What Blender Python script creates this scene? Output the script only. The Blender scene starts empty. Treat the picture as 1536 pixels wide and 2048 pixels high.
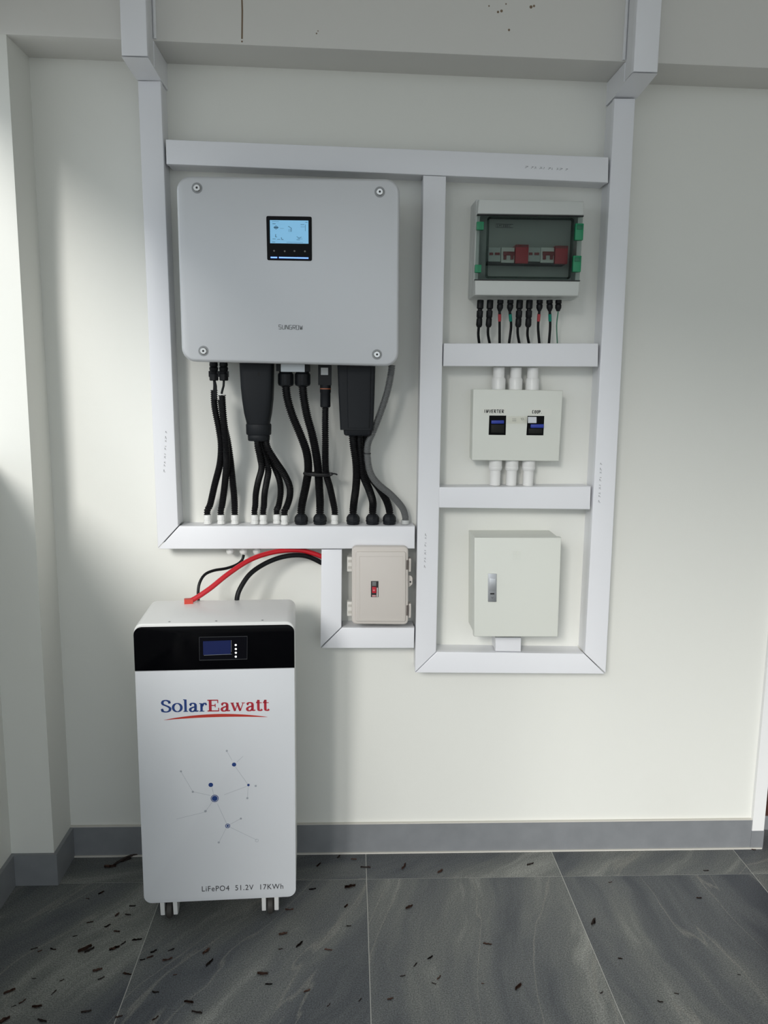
import bpy, bmesh, math, random
from math import sin, cos, pi, radians, sqrt
from mathutils import Vector, Matrix
random.seed(7)
S = bpy.context.scene
COL = S.collection

# ------------------------------------------------------------------ camera
FPX, YAW, PIT, ROL, CAMD, CAMH = 1624.689, 0.042057, 0.161934, 0.0118476, 2.399436, 1.496342
_f = Vector((sin(YAW)*cos(PIT), cos(YAW)*cos(PIT), -sin(PIT)))
_r = Vector((cos(YAW), -sin(YAW), 0)); _u = _r.cross(_f)
CR = _r*cos(ROL) + _u*sin(ROL); CU = _u*cos(ROL) - _r*sin(ROL); CF = _f
CAM = Vector((0, -CAMD, CAMH))
cd = bpy.data.cameras.new('camera'); cam = bpy.data.objects.new('camera', cd); COL.objects.link(cam)
cd.sensor_fit = 'VERTICAL'; cd.sensor_height = 36; cd.sensor_width = 27; cd.lens = FPX/2048*36; cd.clip_start = .02
cam.matrix_world = Matrix(((CR.x, CU.x, -CF.x, CAM.x), (CR.y, CU.y, -CF.y, CAM.y), (CR.z, CU.z, -CF.z, CAM.z), (0, 0, 0, 1)))
S.camera = cam

# ------------------------------------------------------------------ light
wd = bpy.data.worlds.new('overcast_sky'); S.world = wd; wd.use_nodes = True
bg = wd.node_tree.nodes['Background']; bg.inputs[0].default_value = (.86, .94, 1.0, 1); bg.inputs[1].default_value = 1.24
sd = bpy.data.lights.new('sun', 'SUN'); sun = bpy.data.objects.new('sun', sd); COL.objects.link(sun)
sd.energy = 2.12; sd.angle = radians(15); sd.color = (1, .978, .935)
sun.rotation_euler = Vector((.38, 1, -.45)).to_track_quat('-Z', 'Y').to_euler()
sun.location = (-3, -6, 5)
S.view_settings.view_transform = 'Standard'; S.view_settings.look = 'None'; S.view_settings.gamma = 1
S.view_settings.use_curve_mapping = False
S.view_settings.exposure = 0.05

# ------------------------------------------------------------------ photo pixel -> place
def ray(px, py): return CF + CR*((px-768)/FPX) - CU*((py-1024)/FPX)
def W(px, py, Y=0.0):
    d = ray(px, py); return CAM + d*((Y-CAM.y)/d.y)
def F(px, py, Z=0.0):
    d = ray(px, py); return CAM + d*((Z-CAM.z)/d.z)
def WX(px, py, Y=0.0): p = W(px, py, Y); return (p.x, p.z)

# ------------------------------------------------------------------ materials
MATS = {}
def mat(name, col, rough=.5, metal=0, emit=0, spec=.5, vary=0, bump=0, scale=40, coat=0, emitcol=None):
    if name in MATS: return MATS[name]
    m = bpy.data.materials.new(name); m.use_nodes = True; N = m.node_tree.nodes; L = m.node_tree.links
    b = N['Principled BSDF']; b.inputs['Base Color'].default_value = (*col, 1)
    b.inputs['Roughness'].default_value = rough; b.inputs['Metallic'].default_value = metal
    b.inputs['Specular IOR Level'].default_value = spec
    if coat: b.inputs['Coat Weight'].default_value = coat; b.inputs['Coat Roughness'].default_value = .08
    if emit:
        b.inputs['Emission Color'].default_value = (*(emitcol or col), 1); b.inputs['Emission Strength'].default_value = emit
    if vary or bump:
        tc = N.new('ShaderNodeTexCoord'); n = N.new('ShaderNodeTexNoise'); n.inputs['Scale'].default_value = scale; n.inputs['Detail'].default_value = 5
        L.new(tc.outputs['Object'], n.inputs['Vector'])
        if vary:
            mr = N.new('ShaderNodeMapRange'); mr.inputs[1].default_value = .3; mr.inputs[2].default_value = .7
            mr.inputs[3].default_value = 1-vary; mr.inputs[4].default_value = 1
            L.new(n.outputs['Fac'], mr.inputs[0])
            mx = N.new('ShaderNodeMix'); mx.data_type = 'RGBA'; mx.blend_type = 'MULTIPLY'; mx.inputs[0].default_value = 1
            mx.inputs[6].default_value = (*col, 1); L.new(mr.outputs[0], mx.inputs[7]); L.new(mx.outputs[2], b.inputs['Base Color'])
        if bump:
            bp = N.new('ShaderNodeBump'); bp.inputs['Strength'].default_value = bump; bp.inputs['Distance'].default_value = .002
            L.new(n.outputs['Fac'], bp.inputs['Height']); L.new(bp.outputs[0], b.inputs['Normal'])
    MATS[name] = m; return m

def paint(name, col, stain=(.60, .54, .42), amount=.25):
    """wall paint: roller texture, soft cloudiness, sparse marks"""
    m = bpy.data.materials.new(name); m.use_nodes = True; N = m.node_tree.nodes; L = m.node_tree.links
    b = N['Principled BSDF']; b.inputs['Roughness'].default_value = .55; b.inputs['Specular IOR Level'].default_value = .3
    tc = N.new('ShaderNodeTexCoord')
    n1 = N.new('ShaderNodeTexNoise'); n1.inputs['Scale'].default_value = 1.7; n1.inputs['Detail'].default_value = 6; n1.inputs['Roughness'].default_value = .6
    n2 = N.new('ShaderNodeTexNoise'); n2.inputs['Scale'].default_value = 14; n2.inputs['Detail'].default_value = 8; n2.inputs['Roughness'].default_value = .7
    n3 = N.new('ShaderNodeTexNoise'); n3.inputs['Scale'].default_value = 260; n3.inputs['Detail'].default_value = 3
    for n in (n1, n2, n3): L.new(tc.outputs['Object'], n.inputs['Vector'])
    r1 = N.new('ShaderNodeMapRange'); r1.inputs[1].default_value = .58; r1.inputs[2].default_value = .78; r1.inputs[3].default_value = 0; r1.inputs[4].default_value = amount
    L.new(n1.outputs['Fac'], r1.inputs[0])
    r2 = N.new('ShaderNodeMapRange'); r2.inputs[1].default_value = .70; r2.inputs[2].default_value = .78; r2.inputs[3].default_value = 0; r2.inputs[4].default_value = .35
    L.new(n2.outputs['Fac'], r2.inputs[0])
    mx = N.new('ShaderNodeMix'); mx.data_type = 'RGBA'; mx.inputs[6].default_value = (*col, 1); mx.inputs[7].default_value = (*[c*.82+s*.1 for c, s in zip(col, stain)], 1)
    L.new(r1.outputs[0], mx.inputs[0])
    m2 = N.new('ShaderNodeMix'); m2.data_type = 'RGBA'; m2.inputs[7].default_value = (*[c*.75 for c in col], 1)
    L.new(r2.outputs[0], m2.inputs[0]); L.new(mx.outputs[2], m2.inputs[6]); L.new(m2.outputs[2], b.inputs['Base Color'])
    bp = N.new('ShaderNodeBump'); bp.inputs['Strength'].default_value = .12; bp.inputs['Distance'].default_value = .001
    L.new(n3.outputs['Fac'], bp.inputs['Height']); L.new(bp.outputs[0], b.inputs['Normal'])
    MATS[name] = m; return m

def tile_mat():
    m = bpy.data.materials.new('grey_veined_tile'); m.use_nodes = True; N = m.node_tree.nodes; L = m.node_tree.links
    b = N['Principled BSDF']; b.inputs['Specular IOR Level'].default_value = .45
    g = N.new('ShaderNodeNewGeometry')
    at = N.new('ShaderNodeAttribute'); at.attribute_type = 'OBJECT'; at.attribute_name = 'vein_angle'
    ao = N.new('ShaderNodeAttribute'); ao.attribute_type = 'OBJECT'; ao.attribute_name = 'vein_offset'
    ad = N.new('ShaderNodeVectorMath'); ad.operation = 'ADD'; L.new(g.outputs['Position'], ad.inputs[0]); L.new(ao.outputs['Vector'], ad.inputs[1])
    vr = N.new('ShaderNodeVectorRotate'); vr.rotation_type = 'Z_AXIS'; L.new(ad.outputs[0], vr.inputs['Vector']); L.new(at.outputs['Fac'], vr.inputs['Angle'])
    # warp
    nw = N.new('ShaderNodeTexNoise'); nw.inputs['Scale'].default_value = 1.6; nw.inputs['Detail'].default_value = 3; L.new(vr.outputs[0], nw.inputs['Vector'])
    sc = N.new('ShaderNodeVectorMath'); sc.operation = 'SCALE'; sc.inputs[3].default_value = .24; L.new(nw.outputs['Color'], sc.inputs[0])
    a2 = N.new('ShaderNodeVectorMath'); a2.operation = 'ADD'; L.new(vr.outputs[0], a2.inputs[0]); L.new(sc.outputs[0], a2.inputs[1])
    mp = N.new('ShaderNodeMapping'); mp.inputs['Scale'].default_value = (1.0, .10, 1); L.new(a2.outputs[0], mp.inputs['Vector'])
    nb = N.new('ShaderNodeTexNoise'); nb.inputs['Scale'].default_value = 5; nb.inputs['Detail'].default_value = 9; nb.inputs['Roughness'].default_value = .6; L.new(mp.outputs[0], nb.inputs['Vector'])
    ramp = N.new('ShaderNodeValToRGB'); e = ramp.color_ramp.elements
    e[0].position = .33; e[0].color = (.052, .058, .070, 1); e[1].position = .67; e[1].color = (.27, .275, .255, 1)
    k = e.new(.46); k.color = (.100, .107, .113, 1); k = e.new(.56); k.color = (.142, .149, .144, 1)
    L.new(nb.outputs['Fac'], ramp.inputs[0])
    # thin pale veins
    nv = N.new('ShaderNodeTexNoise'); nv.inputs['Scale'].default_value = 3.0; nv.inputs['Detail'].default_value = 4
    s2 = N.new('ShaderNodeVectorMath'); s2.operation = 'SCALE'; s2.inputs[3].default_value = .14; L.new(nw.outputs['Color'], s2.inputs[0])
    a3 = N.new('ShaderNodeVectorMath'); a3.operation = 'ADD'; L.new(vr.outputs[0], a3.inputs[0]); L.new(s2.outputs[0], a3.inputs[1])
    mp2 = N.new('ShaderNodeMapping'); mp2.inputs['Scale'].default_value = (1.5, .12, 1); L.new(a3.outputs[0], mp2.inputs['Vector']); L.new(mp2.outputs[0], nv.inputs['Vector'])
    s = N.new('ShaderNodeMath'); s.operation = 'SUBTRACT'; s.inputs[1].default_value = .53; L.new(nv.outputs['Fac'], s.inputs[0])
    ab = N.new('ShaderNodeMath'); ab.operation = 'ABSOLUTE'; L.new(s.outputs[0], ab.inputs[0])
    rv = N.new('ShaderNodeMapRange'); rv.inputs[1].default_value = 0; rv.inputs[2].default_value = .007; rv.inputs[3].default_value = .5; rv.inputs[4].default_value = 0; L.new(ab.outputs[0], rv.inputs[0])
    mv = N.new('ShaderNodeMix'); mv.data_type = 'RGBA'; mv.inputs[7].default_value = (.24, .235, .21, 1); L.new(rv.outputs[0], mv.inputs[0]); L.new(ramp.outputs[0], mv.inputs[6])
    # grain
    ng = N.new('ShaderNodeTexNoise'); ng.inputs['Scale'].default_value = 300; ng.inputs['Detail'].default_value = 4; L.new(g.outputs['Position'], ng.inputs['Vector'])
    rg = N.new('ShaderNodeMapRange'); rg.inputs[1].default_value = .3; rg.inputs[2].default_value = .7; rg.inputs[3].default_value = .45; rg.inputs[4].default_value = 1.55; L.new(ng.outputs['Fac'], rg.inputs[0])
    mg = N.new('ShaderNodeMix'); mg.data_type = 'RGBA'; mg.blend_type = 'MULTIPLY'; mg.inputs[0].default_value = 1; L.new(mv.outputs[2], mg.inputs[6]); L.new(rg.outputs[0], mg.inputs[7])
    L.new(mg.outputs[2], b.inputs['Base Color'])
    rr = N.new('ShaderNodeMapRange'); rr.inputs[3].default_value = .42; rr.inputs[4].default_value = .6; L.new(nb.outputs['Fac'], rr.inputs[0]); L.new(rr.outputs[0], b.inputs['Roughness'])
    bp = N.new('ShaderNodeBump'); bp.inputs['Strength'].default_value = .15; bp.inputs['Distance'].default_value = .001; L.new(ng.outputs['Fac'], bp.inputs['Height']); L.new(bp.outputs[0], b.inputs['Normal'])
    return m

def clear_mat(name, tint, gloss=.12, rough=.05):
    m = bpy.data.materials.new(name); m.use_nodes = True; N = m.node_tree.nodes; L = m.node_tree.links
    out = N['Material Output']; N.remove(N['Principled BSDF'])
    t = N.new('ShaderNodeBsdfTransparent'); t.inputs[0].default_value = (*tint, 1)
    g = N.new('ShaderNodeBsdfGlossy'); g.inputs['Roughness'].default_value = rough
    fr = N.new('ShaderNodeFresnel'); fr.inputs[0].default_value = 1.45
    mk = N.new('ShaderNodeMath'); mk.operation = 'MULTIPLY'; mk.inputs[1].default_value = .1; L.new(fr.outputs[0], mk.inputs[0])
    mx = N.new('ShaderNodeMixShader'); L.new(mk.outputs[0], mx.inputs[0]); L.new(t.outputs[0], mx.inputs[1]); L.new(g.outputs[0], mx.inputs[2]); L.new(mx.outputs[0], out.inputs[0])
    return m

M_wall = paint('cream_wall_paint', (.785, .787, .745))
M_beam = paint('beam_paint', (.70, .69, .66), amount=.3)
M_ceil = paint('ceiling_paint', (.75, .75, .72))
M_tile = tile_mat()
M_grout = mat('pale_grout', (.50, .50, .47), .9)
M_skirt = mat('grey_skirting', (.235, .245, .26), .35, vary=.12, scale=18)
M_caulk = mat('pale_caulk', (.62, .60, .55), .8)
M_pvc = mat('white_pvc', (.83, .835, .87), .32, spec=.45)
M_pvcd = mat('white_pvc_channel', (.79, .795, .82), .4)
M_inv = mat('silver_grey_powder_coat', (.60, .61, .63), .42, metal=.25, bump=.03, scale=900)
M_invb = mat('grey_cast_body', (.36, .37, .38), .5)
M_blk = mat('black_plastic', (.007, .0075, .009), .42, spec=.22)
M_blk2 = mat('soft_black_plastic', (.009, .0105, .0135), .5, spec=.25)
M_gloss = mat('black_gloss', (.0015, .0015, .0022), .1, spec=.08)
M_corr = mat('black_corrugated_pvc', (.005, .005, .006), .4, spec=.25)
M_grey = mat('grey_corrugated_pvc', (.16, .165, .165), .45)
M_greyg = mat('pale_grey_nylon', (.50, .51, .50), .45)
M_white = mat('white_nylon', (.82, .82, .80), .35)
M_conduit = mat('white_conduit_pvc', (.84, .835, .82), .3)
M_lip = mat('light_grey_abs', (.60, .62, .60), .45)
M_lipin = mat('inner_grey_abs', (.40, .42, .41), .5)
M_ivory = mat('ivory_steel', (.74, .755, .70), .4)
M_beige = mat('beige_abs', (.63, .585, .545), .5, bump=.05, scale=500)
M_beiged = mat('beige_base', (.50, .48, .44), .55)
M_bat = mat('white_gloss_coat', (.70, .715, .745), .2, coat=.4)
M_batw = mat('white_shell', (.80, .80, .79), .3)
M_steel = mat('bright_steel', (.55, .55, .54), .25, metal=1)
M_steeld = mat('dull_zinc', (.50, .51, .53), .4, metal=.9)
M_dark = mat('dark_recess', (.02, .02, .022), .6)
M_red = mat('red_cable', (.55, .012, .022), .35)
M_redm = mat('red_module', (.50, .012, .03), .4)
M_redd = mat('dark_red_toggle', (.20, .006, .012), .4)
M_green = mat('green_latch', (.0, .23, .095), .35)
M_teal = mat('teal_tape', (.0, .22, .16), .5)
M_tape = mat('red_tape', (.42, .05, .06), .5)
M_gwire = mat('green_wire', (.06, .20, .13), .4)
M_blue = mat('blue_toggle', (.012, .035, .33), .4)
M_ink = mat('black_ink', (.012, .012, .014), .6)
M_inkg = mat('grey_ink', (.12, .12, .13), .7)
M_inkl = mat('pale_grey_ink', (.36, .38, .42), .6)
M_navy = mat('navy_ink', (.012, .045, .20), .45)
M_crim = mat('crimson_ink', (.42, .018, .035), .45)
M_lcd = mat('lit_lcd', (.20, .45, .66), .3, emit=.42, emitcol=(.22, .52, .80))
M_lcdink = mat('lcd_ink', (.02, .12, .22), .5)
M_led = mat('blue_led_bar', (.15, .3, 1), .3, emit=1.6, emitcol=(.16, .33, 1))
M_ledw = mat('white_led', (.9, .9, .9), .3, emit=1.6)
M_btn = mat('grey_icon', (.16, .155, .14), .5)
M_bluescr = mat('dark_blue_screen', (.008, .014, .07), .15, spec=.25, emit=.012, emitcol=(.05, .1, .5))
M_frame = mat('faint_frame', (.03, .032, .036), .3)
M_tire = mat('dark_rubber', (.045, .041, .037), .6)
M_zip = mat('black_zip_tie', (.008, .008, .009), .45)
M_copper = mat('copper_ring', (.35, .11, .05), .4)
M_leaf = mat('dry_brown_leaf', (.105, .048, .032), .8, vary=.5, scale=60)
M_leafd = mat('dark_dry_leaf', (.035, .021, .017), .85, vary=.4, scale=60)
M_door = mat('dark_brown_door', (.075, .026, .016), .5, vary=.4, scale=12)
M_trim = mat('white_gloss_trim', (.86, .86, .86), .3)
M_ground = mat('concrete_ground', (.44, .43, .41), .9, vary=.2, scale=3)
M_rust = mat('rust_streak', (.22, .16, .11), .9)
M_smoke = clear_mat('smoky_clear_plastic', (.76, .80, .785))
M_rim = clear_mat('thick_smoky_edge', (.50, .55, .53))
M_clear = clear_mat('clear_plastic', (.965, .965, .955))
M_clear2 = clear_mat('clear_slide', (.98, .975, .96))

# ------------------------------------------------------------------ builders
def finish(name, bm, m, parent=None, smooth=35, base=None):
    me = bpy.data.meshes.new(name)
    o = bpy.data.objects.new(name, me)
    if parent is not None:
        inv = parent.matrix_basis.inverted()
        if parent.parent is not None: inv = inv @ parent.parent.matrix_basis.inverted()
        bm.transform(inv)
        o.parent = parent
    else:
        if base is None:
            xs = [v.co for v in bm.verts]
            base = Vector(((min(v.x for v in xs)+max(v.x for v in xs))/2, (min(v.y for v in xs)+max(v.y for v in xs))/2, min(v.z for v in xs)))
        bm.transform(Matrix.Translation(-Vector(base))); o.matrix_basis = Matrix.Translation(Vector(base))
    bmesh.ops.recalc_face_normals(bm, faces=bm.faces)
    bm.to_mesh(me); bm.free()
    for p in me.polygons: p.use_smooth = True
    me.set_sharp_from_angle(angle=radians(smooth))
    me.materials.append(m); COL.objects.link(o)
    return o
def thing(name, label, cat, loc, group=None, rotz=0):
    o = bpy.data.objects.new(name, None); o.empty_display_size = .05
    o.matrix_basis = Matrix.Translation(Vector(loc)) @ Matrix.Rotation(rotz, 4, 'Z')
    COL.objects.link(o); return tag(o, label, cat, group)
def tag(o, label, cat, group=None):
    o['label'] = label; o['category'] = cat
    if group: o['group'] = group
    return o
def struct(o): o['kind'] = 'structure'; return o

def bevel_all(bm, off, seg=2, ang=30):
    es = [e for e in bm.edges if len(e.link_faces) == 2 and e.calc_face_angle(0) > radians(ang)]
    if es and off > 0: bmesh.ops.bevel(bm, geom=es, offset=off, segments=seg, profile=.6, affect='EDGES', clamp_overlap=True)
def add_box(bm, x0, x1, y0, y1, z0, z1, M=None):
    vs = [bm.verts.new((x, y, z)) for x in (x0, x1) for y in (y0, y1) for z in (z0, z1)]
    for q in ((0, 1, 3, 2), (4, 6, 7, 5), (0, 4, 5, 1), (2, 3, 7, 6), (0, 2, 6, 4), (1, 5, 7, 3)): bm.faces.new([vs[i] for i in q])
    if M is not None:
        for v in vs: v.co = M @ v.co
    return vs
def box(x0, x1, y0, y1, z0, z1, bev=0, seg=2, M=None):
    bm = bmesh.new(); add_box(bm, x0, x1, y0, y1, z0, z1)
    bevel_all(bm, bev, seg)
    if M is not None: bm.transform(M)
    return bm
def add_prism(bm, pts, y0, y1):
    """pts: (x,z) outline; extruded between y0 and y1"""
    a = [bm.verts.new((x, y0, z)) for x, z in pts]; b = [bm.verts.new((x, y1, z)) for x, z in pts]
    n = len(pts); bm.faces.new(a); bm.faces.new(b[::-1])
    for i in range(n): bm.faces.new((a[i], b[i], b[(i+1) % n], a[(i+1) % n]))
    return a, b
def prism(pts, y0, y1, bev=0, seg=2):
    bm = bmesh.new(); add_prism(bm, pts, y0, y1)
    if bev: bmesh.ops.recalc_face_normals(bm, faces=bm.faces); bevel_all(bm, bev, seg)
    return bm
def front_bevel_prism(pts, yf, yb, bev, seg=3):
    """prism whose front (yf) perimeter is rounded"""
    bm = bmesh.new(); a, b = add_prism(bm, pts, yf, yb)
    bmesh.ops.recalc_face_normals(bm, faces=bm.faces)
    sa = set(a); es = [e for e in bm.edges if e.verts[0] in sa and e.verts[1] in sa]
    bmesh.ops.bevel(bm, geom=es, offset=bev, segments=seg, profile=.5, affect='EDGES', clamp_overlap=True)
    return bm
def inset(pts, d):
    n = len(pts); c = Vector((sum(p[0] for p in pts)/n, sum(p[1] for p in pts)/n)); L = []
    for i in range(n):
        p = Vector(pts[i]); q = Vector(pts[(i+1) % n]); t = (q-p).normalized(); nn = Vector((-t.y, t.x))
        if nn.dot(c-p) < 0: nn = -nn
        L.append((p+nn*d, t))
    out = []
    for i in range(n):
        p, t = L[i-1]; q, s = L[i]; den = t.x*s.y-t.y*s.x
        k = ((q-p).x*s.y-(q-p).y*s.x)/den; r = p+t*k; out.append((r.x, r.y))
    return out
def rounded(pts, r, n=6):
    out = []; m = len(pts); rs = r if isinstance(r, (list, tuple)) else [r]*m
    for i in range(m):
        p = Vector(pts[i]); a = (Vector(pts[i-1])-p).normalized(); b = (Vector(pts[(i+1) % m])-p).normalized(); rr = rs[i]
        if rr <= 0: out.append((p.x, p.y)); continue
        ang = a.angle(b); d = rr/math.tan(ang/2); c = p+(a+b).normalized()*(rr/sin(ang/2))
        s = p+a*d-c; e = p+b*d-c; th = s.angle_signed(e)
        for k in range(n+1):
            q = Vector(s); q.rotate(Matrix.Rotation(-th*k/n, 2)); out.append((c.x+q.x, c.y+q.y))
    return out
def quad(Y, *px): return [WX(x, y, Y) for x, y in px]
def rect(Y, x0, y0, x1, y1): return quad(Y, (x0, y0), (x1, y0), (x1, y1), (x0, y1))
def vrect(Y, x0, y0, x1, y1):
    """upright rectangle from pixel box, averaged so that it is truly vertical"""
    q = rect(Y, x0, y0, x1, y1); xa = (q[0][0]+q[3][0])/2; xb = (q[1][0]+q[2][0])/2; za = (q[0][1]+q[1][1])/2; zb = (q[2][1]+q[3][1])/2
    return [(xa, za), (xb, za), (xb, zb), (xa, zb)]

def cr(pts, step):
    """catmull-rom through points, about even spacing"""
    P = [Vector(p) for p in pts]; P = [P[0]*2-P[1]] + P + [P[-1]*2-P[-2]]; out = []
    for i in range(1, len(P)-2):
        n = max(2, int((P[i+1]-P[i]).length/step+.5))
        for k in range(n):
            t = k/n; a, b, c, d = P[i-1:i+3]
            out.append(.5*((2*b)+(c-a)*t+(2*a-5*b+4*c-d)*t*t+(3*b-a-3*c+d)*t**3))
    out.append(P[-2]); return out
def add_tube(bm, path, rad, sides=10, caps=True):
    n = len(path); T = [(path[min(i+1, n-1)]-path[max(i-1, 0)]).normalized() for i in range(n)]
    ref = Vector((0, 1, 0)) if abs(T[0].y) < .9 else Vector((1, 0, 0)); u = (ref-T[0]*ref.dot(T[0])).normalized(); rings = []
    for i in range(n):
        u = (u-T[i]*u.dot(T[i])).normalized(); v = T[i].cross(u); r = rad(i) if callable(rad) else rad
        rings.append([bm.verts.new(path[i]+(u*cos(2*pi*k/sides)+v*sin(2*pi*k/sides))*r) for k in range(sides)])
    for i in range(n-1):
        for k in range(sides): bm.faces.new((rings[i][k], rings[i][(k+1) % sides], rings[i+1][(k+1) % sides], rings[i+1][k]))
    if caps: bm.faces.new(rings[0][::-1]); bm.faces.new(rings[-1])
def tube(pts, r, step=.008, sides=12, smooth=True):
    bm = bmesh.new(); add_tube(bm, cr(pts, step) if len(pts) > 2 else [Vector(p) for p in pts], r, sides); return bm
def corrugated(pts, r, pitch=.0056, sides=12):
    path = cr(pts, .003); L = [0]
    for a, b in zip(path, path[1:]): L.append(L[-1]+(b-a).length)
    tot = L[-1]; n = int(tot/pitch)*4; res = []; j = 0
    for i in range(n+1):
        s = tot*i/n
        while j < len(L)-2 and L[j+1] < s: j += 1
        t = (s-L[j])/max(1e-9, L[j+1]-L[j]); res.append(path[j].lerp(path[j+1], t))
    bm = bmesh.new(); add_tube(bm, res, lambda i: r*(1.02 if i % 4 in (0, 1) else .80), sides); return bm
def add_lathe(bm, c, prof, sides=16, axis='Z', M=None):
    """prof: (radius, height) list along axis from c"""
    rings = []
    for r, h in prof:
        ring = []
        for k in range(sides):
            a = 2*pi*k/sides; x, y = r*cos(a), r*sin(a)
            co = {'Z': Vector((x, y, h)), 'Y': Vector((x, h, y)), 'X': Vector((h, x, y))}[axis]
            if M is not None: co = M @ co
            ring.append(bm.verts.new(Vector(c)+co))
        rings.append(ring)
    for a, b in zip(rings, rings[1:]):
        for k in range(sides): bm.faces.new((a[k], a[(k+1) % sides], b[(k+1) % sides], b[k]))
    bm.faces.new(rings[0]); bm.faces.new(rings[-1][::-1])
def lathe(c, prof, sides=16, axis='Z', M=None):
    bm = bmesh.new(); add_lathe(bm, c, prof, sides, axis, M); return bm

# flat print made of strokes: plane frame = origin O, right ex, up ez, out n
def ribbon(bm, pts, O, ex, ez, n, thick, thin=None, h=.0004, closed=False):
    P = [Vector(p) for p in pts]; m = len(P); L = []; R = []
    for i in range(m):
        if closed: t = (P[(i+1) % m]-P[i-1]).normalized()
        else: t = (P[min(i+1, m-1)]-P[max(i-1, 0)]).normalized()
        w = thick if thin is None else thin+(thick-thin)*abs(t.y)**1.3
        nn = Vector((-t.y, t.x))*w/2
        if 0 < i < m-1 and not closed:
            a = (P[i]-P[i-1]).normalized(); b = (P[i+1]-P[i]).normalized(); nn /= max(.45, sqrt(max(0, (1+a.dot(b))/2)))
        L.append(P[i]+nn); R.append(P[i]-nn)
    def V(p, k): return bm.verts.new(O+ex*p.x+ez*p.y+n*(h*k))
    l1 = [V(p, 1) for p in L]; r1 = [V(p, 1) for p in R]; l0 = [V(p, 0) for p in L]; r0 = [V(p, 0) for p in R]
    rng = range(m) if closed else range(m-1)
    for i in rng:
        j = (i+1) % m
        for a, b in ((l1, r1), (r1, r0), (r0, l0), (l0, l1)): bm.faces.new((a[i], b[i], b[j], a[j]))
    if not closed:
        bm.faces.new((l1[0], r1[0], r0[0], l0[0])); bm.faces.new((l1[-1], l0[-1], r0[-1], r1[-1]))
def disc(bm, c, r, O, ex, ez, n, h=.0004, sides=20):
    vs = [bm.verts.new(O+ex*(c[0]+r*cos(2*pi*k/sides))+ez*(c[1]+r*sin(2*pi*k/sides))+n*h) for k in range(sides)]
    v0 = [bm.verts.new(v.co-n*h) for v in vs]
    bm.faces.new(vs); bm.faces.new(v0[::-1])
    for k in range(sides): bm.faces.new((vs[k], v0[k], v0[(k+1) % sides], vs[(k+1) % sides]))
def smooth2(pts, n=5):
    return [(p.x, p.y) for p in cr([Vector((x, y, 0)) for x, y in pts], .04)]
def text_bm(txt, O, ex, ez, n, width, height=None, spacing=1.0, h=.0004):
    cu = bpy.data.curves.new('lettering', 'FONT'); cu.body = txt; cu.space_character = spacing; cu.extrude = .02
    t = bpy.data.objects.new('lettering_source', cu); COL.objects.link(t); dg = bpy.context.evaluated_depsgraph_get(); dg.update()
    me = bpy.data.meshes.new_from_object(t.evaluated_get(dg)); bpy.data.objects.remove(t); bpy.data.curves.remove(cu)
    bm = bmesh.new(); bm.from_mesh(me); bpy.data.meshes.remove(me)
    x0 = min(v.co.x for v in bm.verts); x1 = max(v.co.x for v in bm.verts); y0 = min(v.co.y for v in bm.verts); y1 = max(v.co.y for v in bm.verts)
    sx = width/(x1-x0); sy = height/(y1-y0) if height else sx
    for v in bm.verts:
        c = v.co.copy(); v.co = O+ex*((c.x-x0)*sx)+ez*((c.y-y0)*sy)+n*(h if c.z > 0 else 0)
    return bm
EX, EZ, NY = Vector((1, 0, 0)), Vector((0, 0, 1)), Vector((0, -1, 0))

# ================================================================== THE SETTING
COLD = .147           # depth of column and beam in front of the back wall
XL = -.997            # inner face of the left parapet
XR = 1.346            # right end of the back wall
XC = -.873            # right face of the corner column
YF = -5.0             # front edge of the porch roof
YP_ = -3.0            # end of the left parapet and the beam over it
CE = 3.2              # ceiling height
PAR = 1.285           # parapet height
struct(finish('wall_back', box(XL-.15, XR, 0, .16, -.02, CE), M_wall))['label'] = 'cream painted back wall'
struct(finish('wall_left', box(XL-.15, XL, -2.15, 0, -.02, PAR, .004), M_wall))['label'] = 'cream low wall on the left'
struct(finish('wall_corner_column', box(XL-.02, XC, -COLD, .02, -.02, 2.36, .003), M_wall))['label'] = 'cream corner column beside the left wall'
# beam above (a touch out of level, as photographed)
bm = bmesh.new()
bz = lambda x: 2.3425 - .0145*(x+.87)
vs = [bm.verts.new((x, y, z if z else bz(x))) for x in (XL-.15, 2.6) for y in (-COLD-.002, .02) for z in (0, CE)]
for q in ((0, 1, 3, 2), (4, 6, 7, 5), (0, 4, 5, 1), (2, 3, 7, 6), (0, 2, 6, 4), (1, 5, 7, 3)): bm.faces.new([vs[i] for i in q])
bmesh.ops.recalc_face_normals(bm, faces=bm.faces); bevel_all(bm, .004)
beam = struct(finish('ceiling_beam', bm, M_beam)); beam['label'] = 'off-white beam along the top of the back wall'
struct(finish('ceiling_beam_left', box(XL-.15, XL, YP_, -COLD-.002, 2.345, CE), M_beam))
struct(finish('wall_left_post', box(XL-.15, XL, YP_-.15, YP_, -.02, CE), M_wall))
struct(finish('ceiling', box(XL-.15, 2.6, YF, .02, CE, CE+.1), M_ceil))
struct(finish('wall_right', box(2.45, 2.6, YF, .3, -.02, CE), M_wall))
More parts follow.
